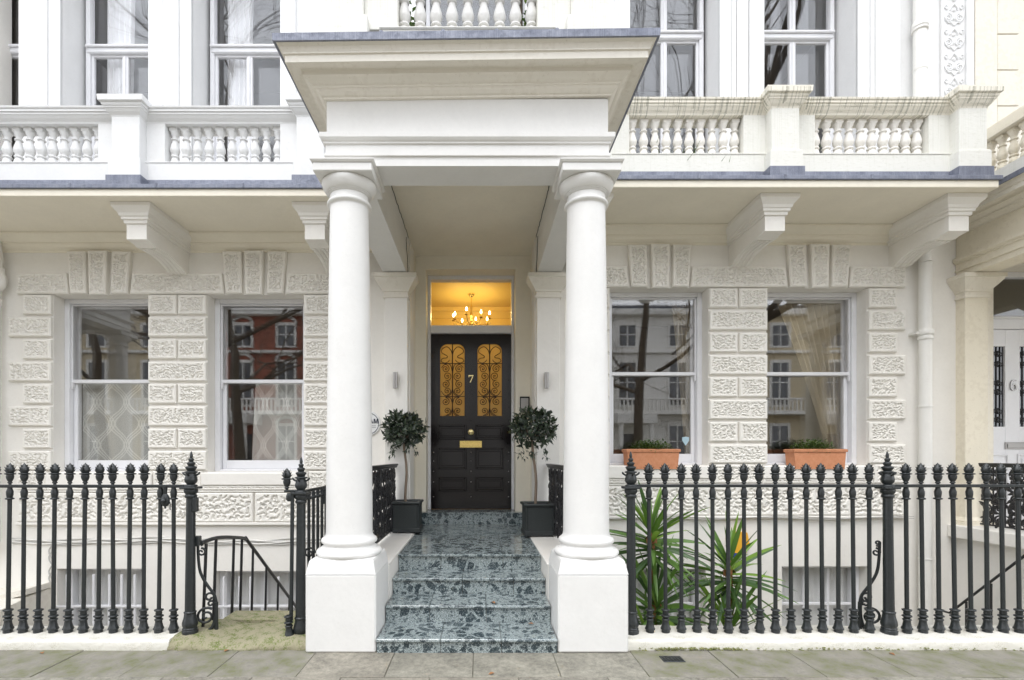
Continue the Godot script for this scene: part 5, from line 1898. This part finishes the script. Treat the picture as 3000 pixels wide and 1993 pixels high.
func build_door_and_hall() -> void:
	var house := get_node("terraced_house")
	var d := part("front_door", house)
	var Z := 7.45
	var X0 := -0.717
	var X1 := 0.455
	var m := MB.new()
	ring(m, -0.755, 0.493, 0.717, 4.10, 0.040, 0.040, 0.0, 0.055, Z - 0.06, Z + 0.09, 0.006)
	m.box(-0.714, 0.452, 3.27, 3.385, Z - 0.05, Z + 0.09, 0.008)
	obj("frame", m, M.joinery, d)
	# leaf: stiles, rails and the rounded heads of the two lights
	m = MB.new()
	var lights := [[-0.581, -0.226], [-0.038, 0.315]]
	var yb := 2.076
	var yt := 3.124
	var R := 0.10
	m.box(X0, X1, 0.722, yb, Z, Z + 0.05)
	m.box(X0, X1, yt, 3.266, Z, Z + 0.05)
	for e in [[X0, lights[0][0]], [lights[0][1], lights[1][0]], [lights[1][1], X1]]:
		m.box(e[0], e[1], yb, yt, Z, Z + 0.05)
	for l in lights:
		for s in [[l[0], 1.0], [l[1], -1.0]]:
			var o := [Vector2(s[0], yt + 0.001), Vector2(s[0], yt - R)]
			for k in 6:
				var a := PI / 2 * (k + 1) / 6.0
				o.append(Vector2(s[0] + s[1] * R * (1 - cos(a)), yt - R + R * sin(a)))
			m.prism_z(o, Z + 0.001, Z + 0.049)
	obj("leaf", m, M.door_black, d)
	for l in lights:
		m = MB.new()
		m.box(l[0] - 0.012, l[1] + 0.012, yb - 0.01, yt + 0.01, Z + 0.028, Z + 0.032)
		obj("pane", m, M.glass_amber, d)
		m = MB.new()      # wrought scrolls
		var c: float = (l[0] + l[1]) / 2
		var zz := Z + 0.012
		m.tube([P(c, yb, zz), P(c, yt, zz)], 0.0085, 0.0085, 6)
		for y in [2.84, 2.36]:
			m.box(l[0], l[1], y - 0.005, y + 0.005, zz - 0.005, zz + 0.005)
		for s in [-1.0, 1.0]:
			for e in [[2.765, 0.052, 1.0], [2.655, 0.055, -1.0], [2.54, 0.052, 1.0], [2.44, 0.048, -1.0], [2.285, 0.052, 1.0], [2.15, 0.046, -1.0]]:
				m.tube(spiral(P(c + s * (0.088 + 0.012 * e[2]), e[0], zz), e[1] * 1.15, 1.7, PI / 2 * e[2], s * e[2], Vector3.RIGHT, Vector3.UP, 24, 0.16), 0.0058, 0.0052, 5)
				m.lathe([[0, -0.010], [0.010, 0], [0, 0.010]], 6, P(c + s * (0.088 + 0.012 * e[2]), e[0], zz))
			m.tube(smooth_path([P(c, 2.70, zz), P(c + s * 0.03, 2.82, zz), P(c + s * 0.10, 2.832, zz), P(c + s * 0.16, 2.78, zz)]), 0.0060, 0.0056, 5)
			m.tube(smooth_path([P(c, 2.48, zz), P(c + s * 0.03, 2.39, zz), P(c + s * 0.11, 2.375, zz), P(c + s * 0.165, 2.44, zz)]), 0.0060, 0.0056, 5)
			m.tube(smooth_path([P(c, 2.25, zz), P(c + s * 0.03, 2.34, zz), P(c + s * 0.10, 2.35, zz)]), 0.0060, 0.0056, 5)
			m.tube(smooth_path([P(c, 2.20, zz), P(c + s * 0.03, 2.10, zz), P(c + s * 0.10, 2.085, zz)]), 0.0060, 0.0056, 5)
			m.tube(smooth_path([P(c, 2.96, zz), P(c + s * 0.02, 3.03, zz), P(c + s * 0.08, 3.085, zz), P(c + s * 0.15, 3.05, zz), P(c + s * 0.155, 3.0, zz), P(c + s * 0.08, 2.95, zz), P(c + s * 0.085, 2.925, zz), P(c + s * 0.14, 2.915, zz), P(c + s * 0.165, 2.875, zz), P(c + s * 0.11, 2.848, zz), P(c + s * 0.06, 2.87, zz), P(c + s * 0.045, 2.895, zz)]), 0.0060, 0.0056, 5)
		obj("grille", m, M.iron_black, d)
	for e in [[-0.62, -0.197], [-0.074, 0.349]]:
		for y in [[1.733, 1.947], [1.30, 1.61], [0.978, 1.182]]:
			m = MB.new()
			var cc := [Vector2(e[0], Z - 0.02)]
			ring(m, e[0], e[1], y[0], y[1], 0.03, 0.03, 0.03, 0.03, Z - 0.016, Z + 0.002, 0.010)
			m.box(e[0] + 0.05, e[1] - 0.05, y[0] + 0.05, y[1] - 0.05, Z - 0.010, Z + 0.002, 0.009)
			obj("panel", m, M.door_black, d)
	m = MB.new()
	m.lathe([[0.0, 0.004], [0.022, 0.004], [0.020, 0.014], [0.014, 0.022], [0.014, 0.035], [0.032, 0.042], [0.045, 0.052], [0.046, 0.060], [0.046, 0.060], [0.034, 0.074], [0.0, 0.080]], 8, P(-0.133, 1.838, Z), 1, 1, Basis(Vector3.RIGHT, PI / 2))
	obj("knob", m, M.brass_pale, d)
	m = MB.new()
	m.box(-0.296, 0.026, 1.614, 1.715, Z - 0.010, Z - 0.001, 0.003)
	m.box(-0.268, -0.002, 1.635, 1.695, Z - 0.016, Z - 0.0105, 0.003)
	obj("letter_plate", m, M.brass, d)
	for x in [-0.677, -0.133, 0.415]:
		for y in [1.84, 1.68, 1.545, 1.42, 1.27, 1.115, 0.90, 2.01, 2.2, 2.4, 2.6, 2.8, 3.0]:
			if x == -0.133 and (y in [1.84, 1.68, 2.6] or y > 2.05):
				continue
			m = MB.new()
			m.lathe([[0.009, 0.0], [0.007, 0.006], [0.0, 0.008]], 8, P(x, y, Z), 1, 1, Basis(Vector3.RIGHT, PI / 2))
			obj("stud", m, M.steel if y < 1.6 else M.door_black, d)
	var num := text_mesh("7", 0.11, "Droid Serif", M.brass_pale, true)
	num.name = "number"
	d.add_child(num, true)
	num.position = P(-0.133, 2.613, Z - 0.006)
	m = MB.new()
	m.box(-0.718, 0.456, 3.38, 4.05, Z + 0.01, Z + 0.014)
	obj("fanlight", m, M.glass, d)
	# gilded hall behind
	var hall := part("hall", house)
	m = MB.new()
	m.box(-1.35, 1.1, 4.45, 4.52, 7.42, 10.25)
	obj("ceiling", m, M.hall_gold, hall)
	m = MB.new()
	m.box(-1.45, -1.352, 0.5, 4.52, 7.42, 10.25)
	m.box(1.102, 1.2, 0.5, 4.52, 7.42, 10.25)
	m.box(-1.45, 1.2, 0.5, 4.52, 10.252, 10.35)
	m.wall(-1.35, 1.1, 0.72, 4.45, 7.55, 7.58, [[-0.78, 0.52, 0.6, 4.2]])
	obj("wall", m, M.hall_gold, hall)
	m = MB.new()
	m.sweep([[0.0, 4.24], [-0.02, 4.245], [-0.03, 4.30], [-0.06, 4.36], [-0.09, 4.38], [-0.1, 4.449]], [Vector2(-1.352, 7.6), Vector2(-1.352, 10.25), Vector2(1.102, 10.25), Vector2(1.102, 7.6)], false, 1.0)
	obj("cornice", m, M.hall_gold, hall)
	m = MB.new()
	m.box(-1.35, 1.1, 0.55, 0.71, 7.61, 10.25)
	obj("floor", m, M.room_floor, hall)
	# chandelier
	var ch := thing("chandelier", "lit crystal chandelier behind the fanlight above the door", "chandelier", P(-0.16, 4.45, 9.35))
	m = MB.new()
	m.lathe([[0.055, 0.0], [0.058, -0.015], [0.045, -0.035], [0.02, -0.06], [0.006, -0.07]], 14, Vector3.ZERO)
	obj("ceiling_rose", m, M.brass, ch)
	m = MB.new()
	m.tube([Vector3(0, -0.06, 0), Vector3(0.004, -0.10, 0), Vector3(-0.002, -0.17, 0)], 0.008, 0.008, 6)
	m.lathe([[0.0, -0.60], [0.02, -0.58], [0.035, -0.55], [0.018, -0.51], [0.012, -0.45], [0.03, -0.42], [0.022, -0.36], [0.012, -0.30], [0.02, -0.24], [0.01, -0.19], [0.0, -0.17]], 12, Vector3.ZERO)
	obj("stem", m, M.brass, ch)
	var rg := RandomNumberGenerator.new()
	rg.seed = 14
	for k in 8:
		var a := TAU * (k + 0.3) / 8
		var dir := Vector3(cos(a), 0, sin(a))
		var rad := 0.34
		var ty := -0.40 if k % 2 == 0 else -0.44
		m = MB.new()
		m.tube(smooth_path([Vector3(0, -0.50, 0) + dir * 0.02, dir * 0.12 + Vector3(0, -0.57, 0), dir * 0.25 + Vector3(0, -0.56, 0), dir * rad + Vector3(0, ty - 0.08, 0)], 4), 0.007, 0.006, 6)
		m.lathe([[0.0, ty - 0.085], [0.03, ty - 0.07], [0.033, ty - 0.06], [0.008, ty - 0.062], [0.009, ty]], 10, dir * rad)
		var arm := obj("arm", m, M.brass, ch)
		m = MB.new()
		m.lathe([[0.006, ty], [0.016, ty + 0.018], [0.017, ty + 0.032], [0.009, ty + 0.058], [0.0, ty + 0.075]], 10, dir * rad)
		obj("bulb", m, M.bulb, arm)
		m = MB.new()
		for j in 5:
			var c := dir * rad * rg.randf_range(0.3, 1.05) + Vector3(rg.randf_range(-0.03, 0.03), -0.53 - rg.randf_range(0.0, 0.07), rg.randf_range(-0.03, 0.03))
			m.lathe([[0.0, -0.018], [0.009, 0.0], [0.0, 0.014]], 6, c)
		obj("crystal_drop", m, M.crystal, arm)
		var l := OmniLight3D.new()
		l.name = "bulb_light"
		l.light_color = Color(1.0, 0.90, 0.60)
		l.light_energy = 0.0155
		l.light_size = 0.015
		l.omni_range = 8.0
		l.omni_attenuation = 2.0
		l.shadow_enabled = true
		ch.add_child(l, true)
		l.position = dir * rad + Vector3(0, ty + 0.03, 0)

	# recessed lamp in the hall ceiling just inside the door
	var dl := thing("ceiling_lamp", "small glowing lamp in the hall ceiling just behind the fanlight", "lamp", P(-0.13, 4.45, 7.95))
	m = MB.new()
	m.lathe([[0.06, 0.0], [0.062, -0.012], [0.045, -0.016], [0.045, -0.016], [0.04, -0.006]], 16, Vector3.ZERO)
	obj("rim", m, M.brass, dl)
	m = MB.new()
	m.lathe([[0.0, -0.008], [0.04, -0.008]], 16, Vector3.ZERO)
	obj("bulb", m, M.bulb, dl)
	var ol := OmniLight3D.new()
	ol.name = "lamp_light"
	ol.light_color = Color(1.0, 0.88, 0.55)
	ol.light_energy = 0.12
	ol.light_size = 0.04
	ol.omni_range = 6.0
	ol.omni_attenuation = 2.0
	ol.shadow_enabled = true
	dl.add_child(ol, true)
	ol.position = Vector3(0, -0.05, 0)

func build_small_things() -> void:
	var m := MB.new()
	# up-and-down lights on the pilasters
	for s in [[-1.06, "left"], [0.835, "right"]]:
		var w := thing("wall_light", "brushed steel cylinder wall light on the pilaster %s of the door" % s[1], "wall light", P(s[0], 2.44, 6.45), "steel wall lights by the door")
		m = MB.new()
		m.lathe([[0.0, -0.10], [0.027, -0.10], [0.029, -0.098], [0.029, -0.098], [0.029, 0.098], [0.029, 0.098], [0.027, 0.10], [0.0, 0.10]], 20, Vector3(0, 0, 0.05))
		obj("body", m, M.steel, w)
		m = MB.new()
		m.box(-0.02, 0.02, -0.03, 0.03, -0.03, 0.002, 0.003)
		obj("mount", m, M.steel, w)
	var t := thing("intercom", "small black framed entry phone on the wall right of the door", "intercom", P(0.62, 2.22, 7.14))
	m = MB.new()
	ring(m, -0.065, 0.065, -0.12, 0.10, 0.012, 0.012, 0.012, 0.02, -0.03, -0.001, 0.003)
	obj("frame", m, M.rubber, t)
	m = MB.new()
	m.box(-0.053, 0.053, -0.108, 0.08, -0.022, -0.001)
	obj("plate", m, M.steel, t)
	# round plaque, half behind the column
	t = thing("plaque", "round pale plaque with dark lettering half hidden behind left column", "plaque", P(-1.435, 1.91, WALL))
	m = MB.new()
	m.lathe([[0.0, 0.0], [0.16, 0.0], [0.162, 0.012], [0.15, 0.02], [0.15, 0.02], [0.0, 0.02]], 40, Vector3.ZERO, 1, 1, Basis(Vector3.RIGHT, PI / 2))
	obj("disc", m, M.white, t)
	m = MB.new()
	var o := []
	for k in 41:
		o.append(Vector3(cos(TAU * k / 40) * 0.135, sin(TAU * k / 40) * 0.135, 0.021))
	m.tube(o, 0.004, 0.004, 5)
	m.box(-0.003, 0.003, -0.12, 0.0, -0.024, -0.019)
	for y in [-0.05, -0.03]:
		m.box(0.03, 0.10, y, y + 0.004, -0.023, -0.019)
	obj("border", m, M.print, t)
	var tx := text_mesh("HAM", 0.06, "Droid Sans", M.print, true)
	tx.name = "lettering"
	t.add_child(tx, true)
	tx.position = Vector3(0.045, 0.03, 0.02)
	# yellow alarm box low on the wall behind the second yucca
	t = thing("alarm_box", "yellow alarm box with blue foot on the wall behind the yuccas", "alarm box", P(3.31, 0.36, WALL))
	m = MB.new()
	m.prism_z([Vector2(-0.08, -0.10), Vector2(0.08, -0.10), Vector2(0.12, 0.02), Vector2(0.09, 0.16), Vector2(-0.09, 0.16), Vector2(-0.12, 0.02)], -0.07, 0.0)
	obj("case", m, M.yellow, t)
	m = MB.new()
	m.prism_z([Vector2(-0.06, -0.17), Vector2(0.06, -0.17), Vector2(0.078, -0.102), Vector2(-0.078, -0.102)], -0.068, -0.001)
	obj("label_band", m, M.blue, t)
	# shield sticker in the window
	m = MB.new()
	m.prism_z([Vector2(2.70, 1.70), Vector2(2.745, 1.63), Vector2(2.79, 1.70), Vector2(2.79, 1.745), Vector2(2.745, 1.75), Vector2(2.70, 1.745)], WALL + 0.255, WALL + 0.258)
	obj("window_sticker", m, M.sticker, null, "small pale blue shield sticker in window right of the porch", "sticker")
	# cover in the pavement
	t = thing("utility_cover", "small dark iron cover let into the pavement", "cover", P(1.415, 0.0, 3.77))
	m = MB.new()
	m.box(-0.08, 0.08, -0.02, 0.005, -0.055, 0.055, 0.004)
	obj("plate", m, M.iron, t)
	m = MB.new()
	for i in 6:
		for j in 4:
			m.box(-0.068 + i * 0.024, -0.052 + i * 0.024, 0.005, 0.008, -0.042 + j * 0.022, -0.028 + j * 0.022)
	obj("studs", m, M.iron, t)
	# rain pipes
	t = thing("downpipe", "off-white rain pipe at the right end of the ground floor", "pipe")
	m = MB.new()
	m.tube([P(5.62, -2.2, 6.46), P(5.62, 3.93, 6.46)], 0.068, 0.068, 16)
	m.tube([P(5.62, 3.93, 6.46), P(5.62, 4.2, 6.50), P(5.62, 4.5, 6.52)], 0.068, 0.068, 16)
	obj("pipe", m, M.pipe_paint, t)
	for y in [3.05, 2.12, 1.35, 0.2]:
		m = MB.new()
		m.lathe([[0.069, -0.09], [0.080, -0.088], [0.080, -0.05], [0.071, -0.048], [0.071, -0.03], [0.086, -0.028], [0.086, 0.028], [0.069, 0.03]] if y > 3 else [[0.069, -0.014], [0.074, -0.012], [0.074, 0.012], [0.069, 0.014]], 18, P(5.62, y, 6.46))
		if y > 3: m.box(5.50, 5.58, y - 0.015, y + 0.015, 6.45, 6.58)
		obj("collar", m, M.pipe_paint, t)
	t = thing("downpipe", "off-white rain pipe on the upper wall above right balcony", "pipe")
	m = MB.new()
	m.tube([P(5.56, 4.5, 6.47), P(5.56, 9.0, 6.47)], 0.072, 0.072, 16)
	obj("pipe", m, M.pipe_paint, t)
	m = MB.new()
	m.lathe([[0.073, 0.0], [0.086, 0.002], [0.088, 0.02], [0.08, 0.024], [0.08, 0.04], [0.088, 0.044], [0.088, 0.06], [0.08, 0.064], [0.086, 0.10], [0.073, 0.12]], 18, P(5.56, 6.86, 6.47))
	obj("collar", m, M.pipe_paint, t)
	m = MB.new()
	m.lathe([[0.073, 0.0], [0.077, 0.004], [0.077, 0.03], [0.073, 0.034]], 18, P(5.56, 6.36, 6.47))
	obj("collar", m, M.pipe_paint, t)
	t = thing("downpipe", "cranked off-white rain pipe at the far left edge", "pipe")
	m = MB.new()
	m.tube(smooth_path([P(-6.13, 4.25, 6.47), P(-6.10, 3.98, 6.47), P(-6.10, 3.85, 6.47), P(-6.05, 3.72, 6.47), P(-6.08, 3.62, 6.47), P(-6.13, 3.50, 6.47), P(-6.13, 0.62, 6.47), P(-6.14, 0.5, 6.45), P(-6.24, 0.36, 6.42), P(-6.4, 0.30, 6.42)], 5), 0.055, 0.055, 14)
	obj("pipe", m, M.pipe_paint, t)
	m = MB.new()
	m.lathe([[0.056, 0.0], [0.068, 0.002], [0.068, 0.07], [0.056, 0.075]], 16, P(-6.10, 3.80, 6.47))
	obj("collar", m, M.pipe_paint, t)
	m = MB.new()
	m.lathe([[0.056, 0.0], [0.066, 0.002], [0.066, 0.10], [0.056, 0.105]], 16, P(-6.13, 3.38, 6.47))
	obj("collar", m, M.pipe_paint, t)
	# cables clipped along the basement wall
	t = thing("cable_bundle", "grey cables clipped along the basement wall left of the porch", "cable")
	var rg := RandomNumberGenerator.new()
	rg.seed = 31
	for k in 5:
		var pts := []
		for i in 25:
			var x := lerpf(-6.0, -1.4, i / 24.0)
			pts.append(P(x, 0.375 + 0.013 * k + 0.012 * sin(i * 1.3 + k * 2.1) - 0.012 * sin(i * 0.5), WALL - 0.015 - 0.006 * (k % 2)))
		m = MB.new()
		m.tube(smooth_path(pts, 2), 0.009, 0.009, 6)
		obj("cable", m, [M.cable, M.pipe_paint, M.cable, M.pipe_paint, M.cable][k], t)
	for k in 2:
		var pts := []
		for i in 12:
			var f := i / 11.0
			pts.append(P(-5.50 + 0.03 * sin(i * 1.1 + k * 2.0), lerpf(0.38, -0.12, f), WALL - 0.02))
		m = MB.new()
		m.tube(smooth_path(pts, 2), 0.008, 0.008, 6)
		obj("cable", m, M.cable, t)
	t = thing("cable_bundle", "thin dark cables sagging along the string course right of porch", "cable")
	for k in 2:
		var pts := []
		for i in 21:
			pts.append(P(lerpf(1.3, 5.52, i / 20.0), 0.715 - k * 0.014 - 0.012 * sin(i * 0.9 + k) , WALL - 0.068))
		m = MB.new()
		m.tube(smooth_path(pts, 2), 0.005, 0.005, 5)
		obj("cable", m, M.cable, t)
	# terracotta troughs on the sills
	for e in [[2.20, "left of the two, in the window beside the porch"], [4.32, "right of the two, in the rightmost window"]]:
		t = thing("window_box", "terracotta trough on the sill, " + e[1], "planter", P(e[0], 1.348, 6.60), "terracotta window boxes")
		m = MB.new()
		var hw := 0.33
		m.prism_z([Vector2(-hw + 0.02, -0.02), Vector2(hw - 0.02, -0.02), Vector2(hw, 0.20), Vector2(-hw, 0.20)], -0.10, 0.10)
		obj("body", m, M.terracotta, t)
		m = MB.new()
		m.sweep([[-0.01, 0.195], [0.012, 0.197], [0.014, 0.228], [0.0, 0.235], [-0.015, 0.235], [-0.015, 0.20]], [Vector2(-hw, -0.10), Vector2(hw, -0.10), Vector2(hw, 0.10), Vector2(-hw, 0.10)], true, -1.0)
		obj("rim", m, M.terracotta, t)
		m = MB.new()
		m.box(-hw + 0.01, hw - 0.01, 0.20, 0.222, -0.09, 0.09)
		obj("soil", m, M.soil, t)
	# curtains
	obj("sheer_curtain", hanging(-5.4, -4.2, -5.4, -4.2, 1.35, 2.52, 6.95, 5.0, 0.010), M.sheer, null, "sheer curtain with ogee pattern in the far left window", "curtain", "sheer curtains")
	obj("sheer_curtain", hanging(-3.05, -2.2, -3.1, -2.2, 1.35, 2.50, 6.95, 4.0, 0.010), M.sheer, null, "sheer curtain with ogee pattern in the window left of the porch", "curtain", "sheer curtains")
	obj("curtain", hanging(4.02, 4.95, 4.80, 5.02, 1.30, 3.75, 7.02, 9.0, 0.03), M.drape, null, "beige curtain drawn aside in the rightmost ground floor window", "curtain", "beige curtains")
	obj("curtain", hanging(3.62, 3.86, 3.60, 3.66, 1.30, 3.75, 7.02, 5.0, 0.03), M.drape, null, "narrow beige curtain at the left side of the rightmost window", "curtain", "beige curtains")
	obj("curtain", hanging(2.62, 2.98, 2.82, 3.0, 1.30, 3.75, 7.02, 6.0, 0.03), M.drape, null, "beige curtain at right side of the window beside the porch", "curtain", "beige curtains")
	for e in [[-5.20, -4.80, "left"], [-3.52, -3.15, "right"]]:
		obj("net_curtain", hanging(e[0], e[1], e[0], e[1] - 0.05, 4.6, 8.4, 7.12, 5.0, 0.025), M.net, null, "long white curtain in the %s of the two upper windows left of porch" % e[2], "curtain", "white upper curtains")
	# painted board leaning behind the left balusters
	t = thing("board", "small white board with red print behind the left balusters", "sign", P(-5.05, 4.42, 6.3))
	m = MB.new()
	m.box(-0.22, 0.22, 0.18, 0.74, -0.012, 0.012, 0.003)
	obj("panel", m, M.white, t)
	m = MB.new()
	m.box(-0.10, -0.085, 0.60, 0.64, -0.015, -0.0125)
	m.box(-0.06, -0.045, 0.60, 0.65, -0.015, -0.0125)
	m.box(0.04, 0.10, 0.62, 0.632, -0.015, -0.0125)
	obj("print", m, M.red, t)

func build_plants() -> void:
	bay_planter(-0.90, 0.567, 6.30, 0.0, "dark square planter left of the door")
	bay_planter(0.68, 0.567, 6.03, 0.05, "dark square planter right of the door")
	bay_tree(P(-0.905, 0.89, 6.30), P(-0.93, 1.815, 6.30), 0.285, 0.235, 4, "bay tree ball on bare stem left of the door")
	bay_tree(P(0.665, 0.89, 6.03), P(0.625, 1.82, 6.03), 0.30, 0.26, 11, "bay tree ball on bare stem right of the door")
	yucca(P(1.86, -2.28, 5.55), [[Vector3(0.0, 3.0, 0.0), 66, 0.66, 0.38], [Vector3(0.02, 2.3, 0.05), 64, 0.74, 0.5], [Vector3(-0.06, 1.8, 0.1), 44, 0.7, 0.4]], 5, "tall spiky yucca behind the railings next to the porch")
	yucca(P(2.63, -2.28, 5.45), [[Vector3(0.02, 2.66, 0.0), 56, 0.64, 0.35], [Vector3(0.0, 2.05, 0.05), 60, 0.70, 0.5]], 17, "shorter spiky yucca behind the railings farther from the porch")
	shrub("box_plant", "green bushy plants in the left terracotta trough", P(2.20, 1.55, 6.60), Vector3(0.31, 0.16, 0.10), 1100, 0.04, 3, "plants in the window boxes")
	shrub("box_plant", "green bushy plants in the right terracotta trough", P(4.30, 1.55, 6.60), Vector3(0.31, 0.17, 0.10), 1100, 0.04, 6, "plants in the window boxes")
	shrub("balcony_plant", "grassy plants behind the balusters next to the porch", P(2.35, 4.50, 6.12), Vector3(0.5, 0.62, 0.1), 160, 0.09, 9, "plants on the right balcony", true)
	shrub("balcony_plant", "trailing plants behind the rightmost balusters", P(3.95, 4.50, 6.12), Vector3(0.35, 0.75, 0.12), 420, 0.05, 12, "plants on the right balcony")
	shrub("roof_plant", "leafy plant behind the left end of the porch roof balusters", P(-0.70, 4.64, 4.52), Vector3(0.17, 1.35, 0.14), 700, 0.06, 15, "plants on the porch roof")
	shrub("roof_plant", "leafy plant behind the right end of the porch roof balusters", P(0.46, 4.64, 4.54), Vector3(0.22, 1.35, 0.16), 800, 0.06, 18, "plants on the porch roof")
	# fallen leaves and moss cushions
	var r := RandomNumberGenerator.new()
	r.seed = 8
	for e in [[0.10, 0.002, 3.52, "in front of the steps"], [-3.3, 0.002, 3.86, "by the left plinth"], [3.10, 0.002, 3.88, "by the right plinth"], [0.10, 0.259, 4.33, "on the second marble step"], [0.44, 0.114, 4.20, "on the lowest marble step"], [-1.95, 0.002, 3.90, "below the mossy step"]]:
		var m := MB.new()
		var a := r.randf_range(0, TAU)
		leaf(m, P(e[0], e[1] + 0.004, e[2]), Vector3(cos(a), 0.05, sin(a)).normalized(), Vector3.UP, 0.05, 0.016, 0.1)
		obj("fallen_leaf", m, M.dead_leaf, null, "brown fallen leaf " + e[3], "leaf", "fallen leaves")
	var mm := MB.new()
	for k in 260:
		var x := r.randf_range(1.2, 4.2)
		if k % 2 == 0: x = r.randf_range(1.35, 2.0)
		var s := r.randf_range(0.004, 0.012)
		mm.lathe([[0.0, s * 0.7], [s * 0.7, s * 0.4], [s, 0.0]], 6, P(x, r.randf_range(0.0, 0.02), 3.940 - r.randf_range(-0.004, 0.008)))
	var mo := obj("moss", mm, M.moss)
	tag(mo, "green moss along the foot of the right plinth", "moss", "", "stuff")
